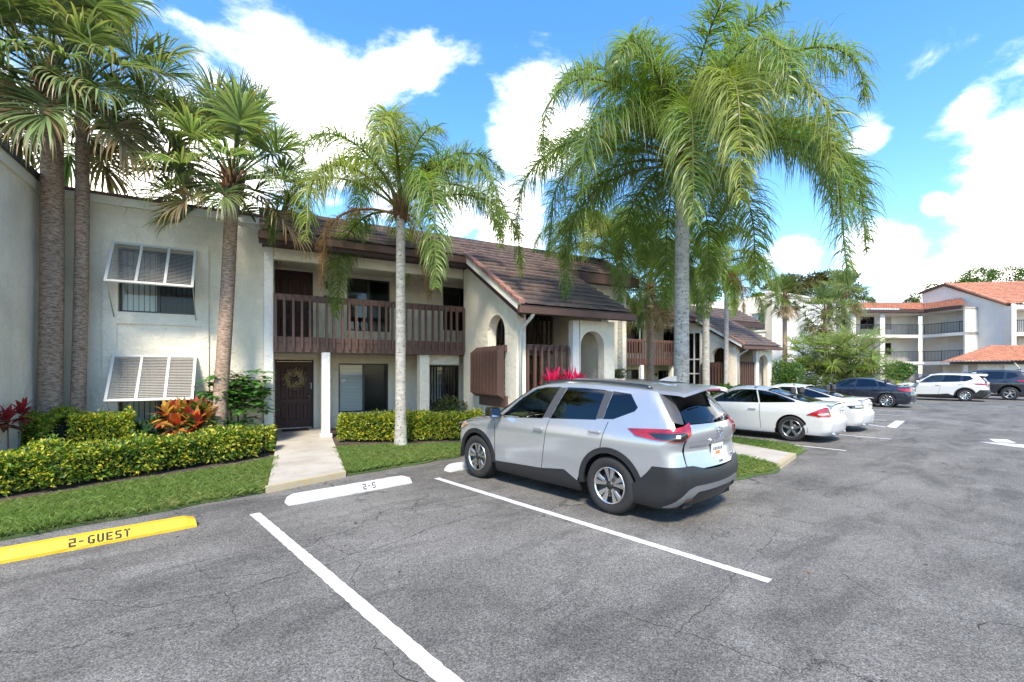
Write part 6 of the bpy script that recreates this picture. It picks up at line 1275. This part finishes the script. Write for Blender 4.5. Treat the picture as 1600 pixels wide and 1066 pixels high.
def sedan_extra(car, b, sp):
    PT = sp['paint']; st = sp['tail']; xr, xf = sp['wheels']
    wrap(car, 'rear_bumper', PT, [(.62, .20), (.62, .36), (.44, .56), (.0, .60), (-1, .60), (-1, .27), (-.3, .20)], b, off=.010, rim=.02); wrap(car, 'bumper_valance', MAT['gloss_black'], [(.2, .17), (.2, .21), (-.2, .235), (-1, .27), (-1, .17)], b, off=.0, rim=.02)
    wrap(car, 'rear_corner', PT, [(.06, .59), (-.30, .59), (-.30, .955), (.06, .955)], b, rim=.004, off=.0015); tg = panel([(-.60, .605), (.60, .605), (.60, .955), (-.60, .955)], b.B, res=.07, off=.002).build('boot_face', PT, car, True)
    for k, t_ in enumerate(wrap(car, 'tail_light', st['mat'], st['poly'], b, off=.012, rim=.016)):
        if 'inner' in st: panel(st['inner'], b.U, off=.0155, rim=.002, mirror=bool(k)).build('reverse_lamp', st.get('imat', MAT['clearlens']), t_, True)
    both([(1.80, .22), (1.88, .42), (1.95, .62), (2.4, .62), (2.4, .22)], b.S, 'front_bumper', PT, car); panel([(-.9, .22), (.9, .22), (.9, .66), (-.9, .66)], b.Fc, res=.09).build('front_bumper', PT, car, True); both([(1.72, .70), (1.95, .64), (2.2, .62), (2.2, .72), (1.85, .78)], b.S, 'headlight', MAT['clearlens'], car, off=.012)
    both([(xr + sp['ra'] + .02, .20), (xf - sp['ra'] - .02, .20), (xf - sp['ra'] - .02, .275), (xr + sp['ra'] + .02, .275)], b.S, 'sill_trim', PT, car, off=.014, rim=.02)
    plate(car, b, sp.get('plate_z', .78), -.010)
    for s in (-1, 1): MB().lathe([(.0, .0), (.030, .0), (.034, -.012), (.040, -.012), (.040, .08)], 'x', (b.B(.45, .25).x - .03, s * .48, .235), 14).build('exhaust_tip', MAT['chrome'], car, True)
    if sp.get('badge'): p = b.B(0, .90); MB().tube([(p.x - .012, .04 * math.cos(a), .90 + .04 * math.sin(a)) for a in np.linspace(0, 2 * math.pi, 18)], .005, 5).build('badge', MAT['chrome'], tg, True)
COUPE = dict(pos=(14.03, 5.25), label='white two door coupe with red wedge tail lights beside the grass island', paint=MAT['carwhite'], R=.325, ra=.365, rimr=.225, tw=.225, track=.85, wheels=(-1.36, 1.36), wheelstyle='dull', front=2.26, rear=-2.34, zfloor=.17, res=.08,
    wz=[(.12, .76), (.2, .82), (.3, .845), (.48, .860), (.66, .872), (.80, .868), (.90, .835), (.97, .785), (1.1, .70), (1.25, .60), (1.33, .53), (1.4, .46)], plan=(1.1, -1.0, .11, .07), r=.22, bow=.10,
    xr=[(.15, -2.16), (.3, -2.29), (.5, -2.33), (.58, -2.32), (.64, -2.27), (.8, -2.25), (.94, -2.26), (.975, -2.2), (1.0, -1.80), (1.05, -1.60), (1.15, -1.28), (1.25, -.95), (1.33, -.62), (1.4, -.3)],
    xf=[(.15, 2.1), (.4, 2.24), (.6, 2.25), (.72, 2.12), (.80, 1.7), (.88, 1.28), (.92, 1.20), (1.1, .86), (1.25, .54), (1.33, .30)],
    sill=lambda x: interp([(-2.6, .60), (-2.1, .58), (-1.75, .40), (-1.7, .24), (1.7, .24), (1.8, .30), (2.6, .35)], x), belt=[(-2.5, .945), (-2.1, .965), (-1.7, .972), (-1.2, .955), (-.5, .925), (.3, .905), (.9, .88), (1.4, .835), (1.9, .755), (2.3, .66)],
    rail=[(-1.75, 1.0), (-1.5, 1.075), (-1.1, 1.20), (-.7, 1.285), (-.3, 1.325), (0, 1.325), (.25, 1.285), (.48, 1.20)], railx=(-1.74, .47), roofx=(-.70, .45), glassx=(-1.86, 1.0), crown=.06,
    cuts=[-.64, .92], slant=[0, .04, -.02, 0], panels=['quarter_panel', 'front_door', 'front_fender'], quarter_end=-2.3, fender_end=2.3, cowl=1.02, nose=2.0, deck=(-2.22, -1.66), screen_z=(.94, 1.30), back_z=(1.01, 1.285), back_mat=MAT['glass_dark'], back_in=.10, mirror=(.72, .90), seatx=-.10,
    windows=[[(-.56, .955), (.66, .925), (.74, .945), (.42, 1.165), (.18, 1.255), (-.05, 1.285), (-.42, 1.285)], [(-.61, .957), (-.48, 1.278), (-.78, 1.245), (-1.12, 1.145), (-1.40, 1.035), (-1.43, 1.0)]], wmat=[MAT['glass'], MAT['glass_dark']], trim_mat=MAT['gloss_black'], extra=sedan_extra, badge=True,
    tail=dict(mat=MAT['redlens'], poly=[(.46, .70), (.10, .885), (.0, .90), (-.12, .88), (-.26, .70), (-.18, .655), (.20, .665)], inner=[(.22, .735), (-.10, .765), (-.12, .72), (.2, .705)]))
build_car(COUPE)
S2 = dict(COUPE, pos=(17.1, 5.2), label='white saloon with smoked tail lights beyond the white coupe', paint=MAT['pearl'], wheelstyle='five', badge=False, tail=dict(mat=MAT['gloss_black'], poly=[(.30, .78), (.0, .81), (-.36, .82), (-.36, .70), (.0, .70), (.22, .71)], inner=[(.10, .74), (-.28, .75), (-.28, .79), (.1, .785)])); build_car(S2)
CAMRY = dict(COUPE, pos=(29.75, 5.75), label='dark navy four door saloon facing the fan palm clump', paint=MAT['navy'], frame_mat=MAT['navy'], R=.335, rimr=.232, ra=.38, wheels=(-1.38, 1.42), wheelstyle='ten', track=.88, scale=1.03,
    wz=[(.12, .78), (.2, .85), (.3, .88), (.48, .895), (.66, .905), (.82, .895), (.93, .86), (1.0, .81), (1.1, .75), (1.25, .66), (1.36, .58), (1.44, .5)], belt=[(-2.5, .97), (-2.1, .985), (-1.7, .985), (-1.2, .97), (-.5, .945), (.3, .925), (.9, .90), (1.4, .86), (1.9, .78), (2.3, .68)],
    xr=[(.15, -2.2), (.3, -2.33), (.5, -2.38), (.66, -2.37), (.8, -2.33), (.95, -2.33), (.985, -2.25), (1.01, -1.85), (1.06, -1.66), (1.15, -1.42), (1.25, -1.15), (1.36, -.80), (1.42, -.5)], xf=[(.15, 2.15), (.4, 2.3), (.6, 2.3), (.75, 2.15), (.83, 1.7), (.90, 1.36), (.95, 1.26), (1.1, .98), (1.25, .68), (1.36, .40)],
    rail=[(-1.80, 1.02), (-1.5, 1.13), (-1.1, 1.27), (-.7, 1.345), (-.2, 1.375), (.1, 1.36), (.35, 1.30), (.58, 1.215)], railx=(-1.79, .57), roofx=(-.82, .55), glassx=(-1.9, 1.08), cuts=[-1.02, -.06, .98], slant=[0, -.10, -.04, -.02, 0], panels=['quarter_panel', 'rear_door', 'front_door', 'front_fender'], screen_z=(.97, 1.34), back_z=(1.02, 1.33), mirror=(.80, .93),
    windows=[[(-.08, .962), (.78, .945), (.84, .96), (.50, 1.20), (.25, 1.295), (.05, 1.325), (-.13, 1.333)], [(-1.02, .99), (-.16, .968), (-.21, 1.333), (-.62, 1.32), (-.92, 1.265)], [(-1.42, 1.005), (-1.10, .99), (-1.0, 1.245), (-1.20, 1.175)]], wmat=[MAT['glass'], MAT['glass_dark'], MAT['glass_dark']], badge=False,
    tail=dict(mat=MAT['redlens'], poly=[(.50, .88), (.0, .93), (-.38, .92), (-.38, .80), (.0, .78), (.30, .80)])); build_car(CAMRY)
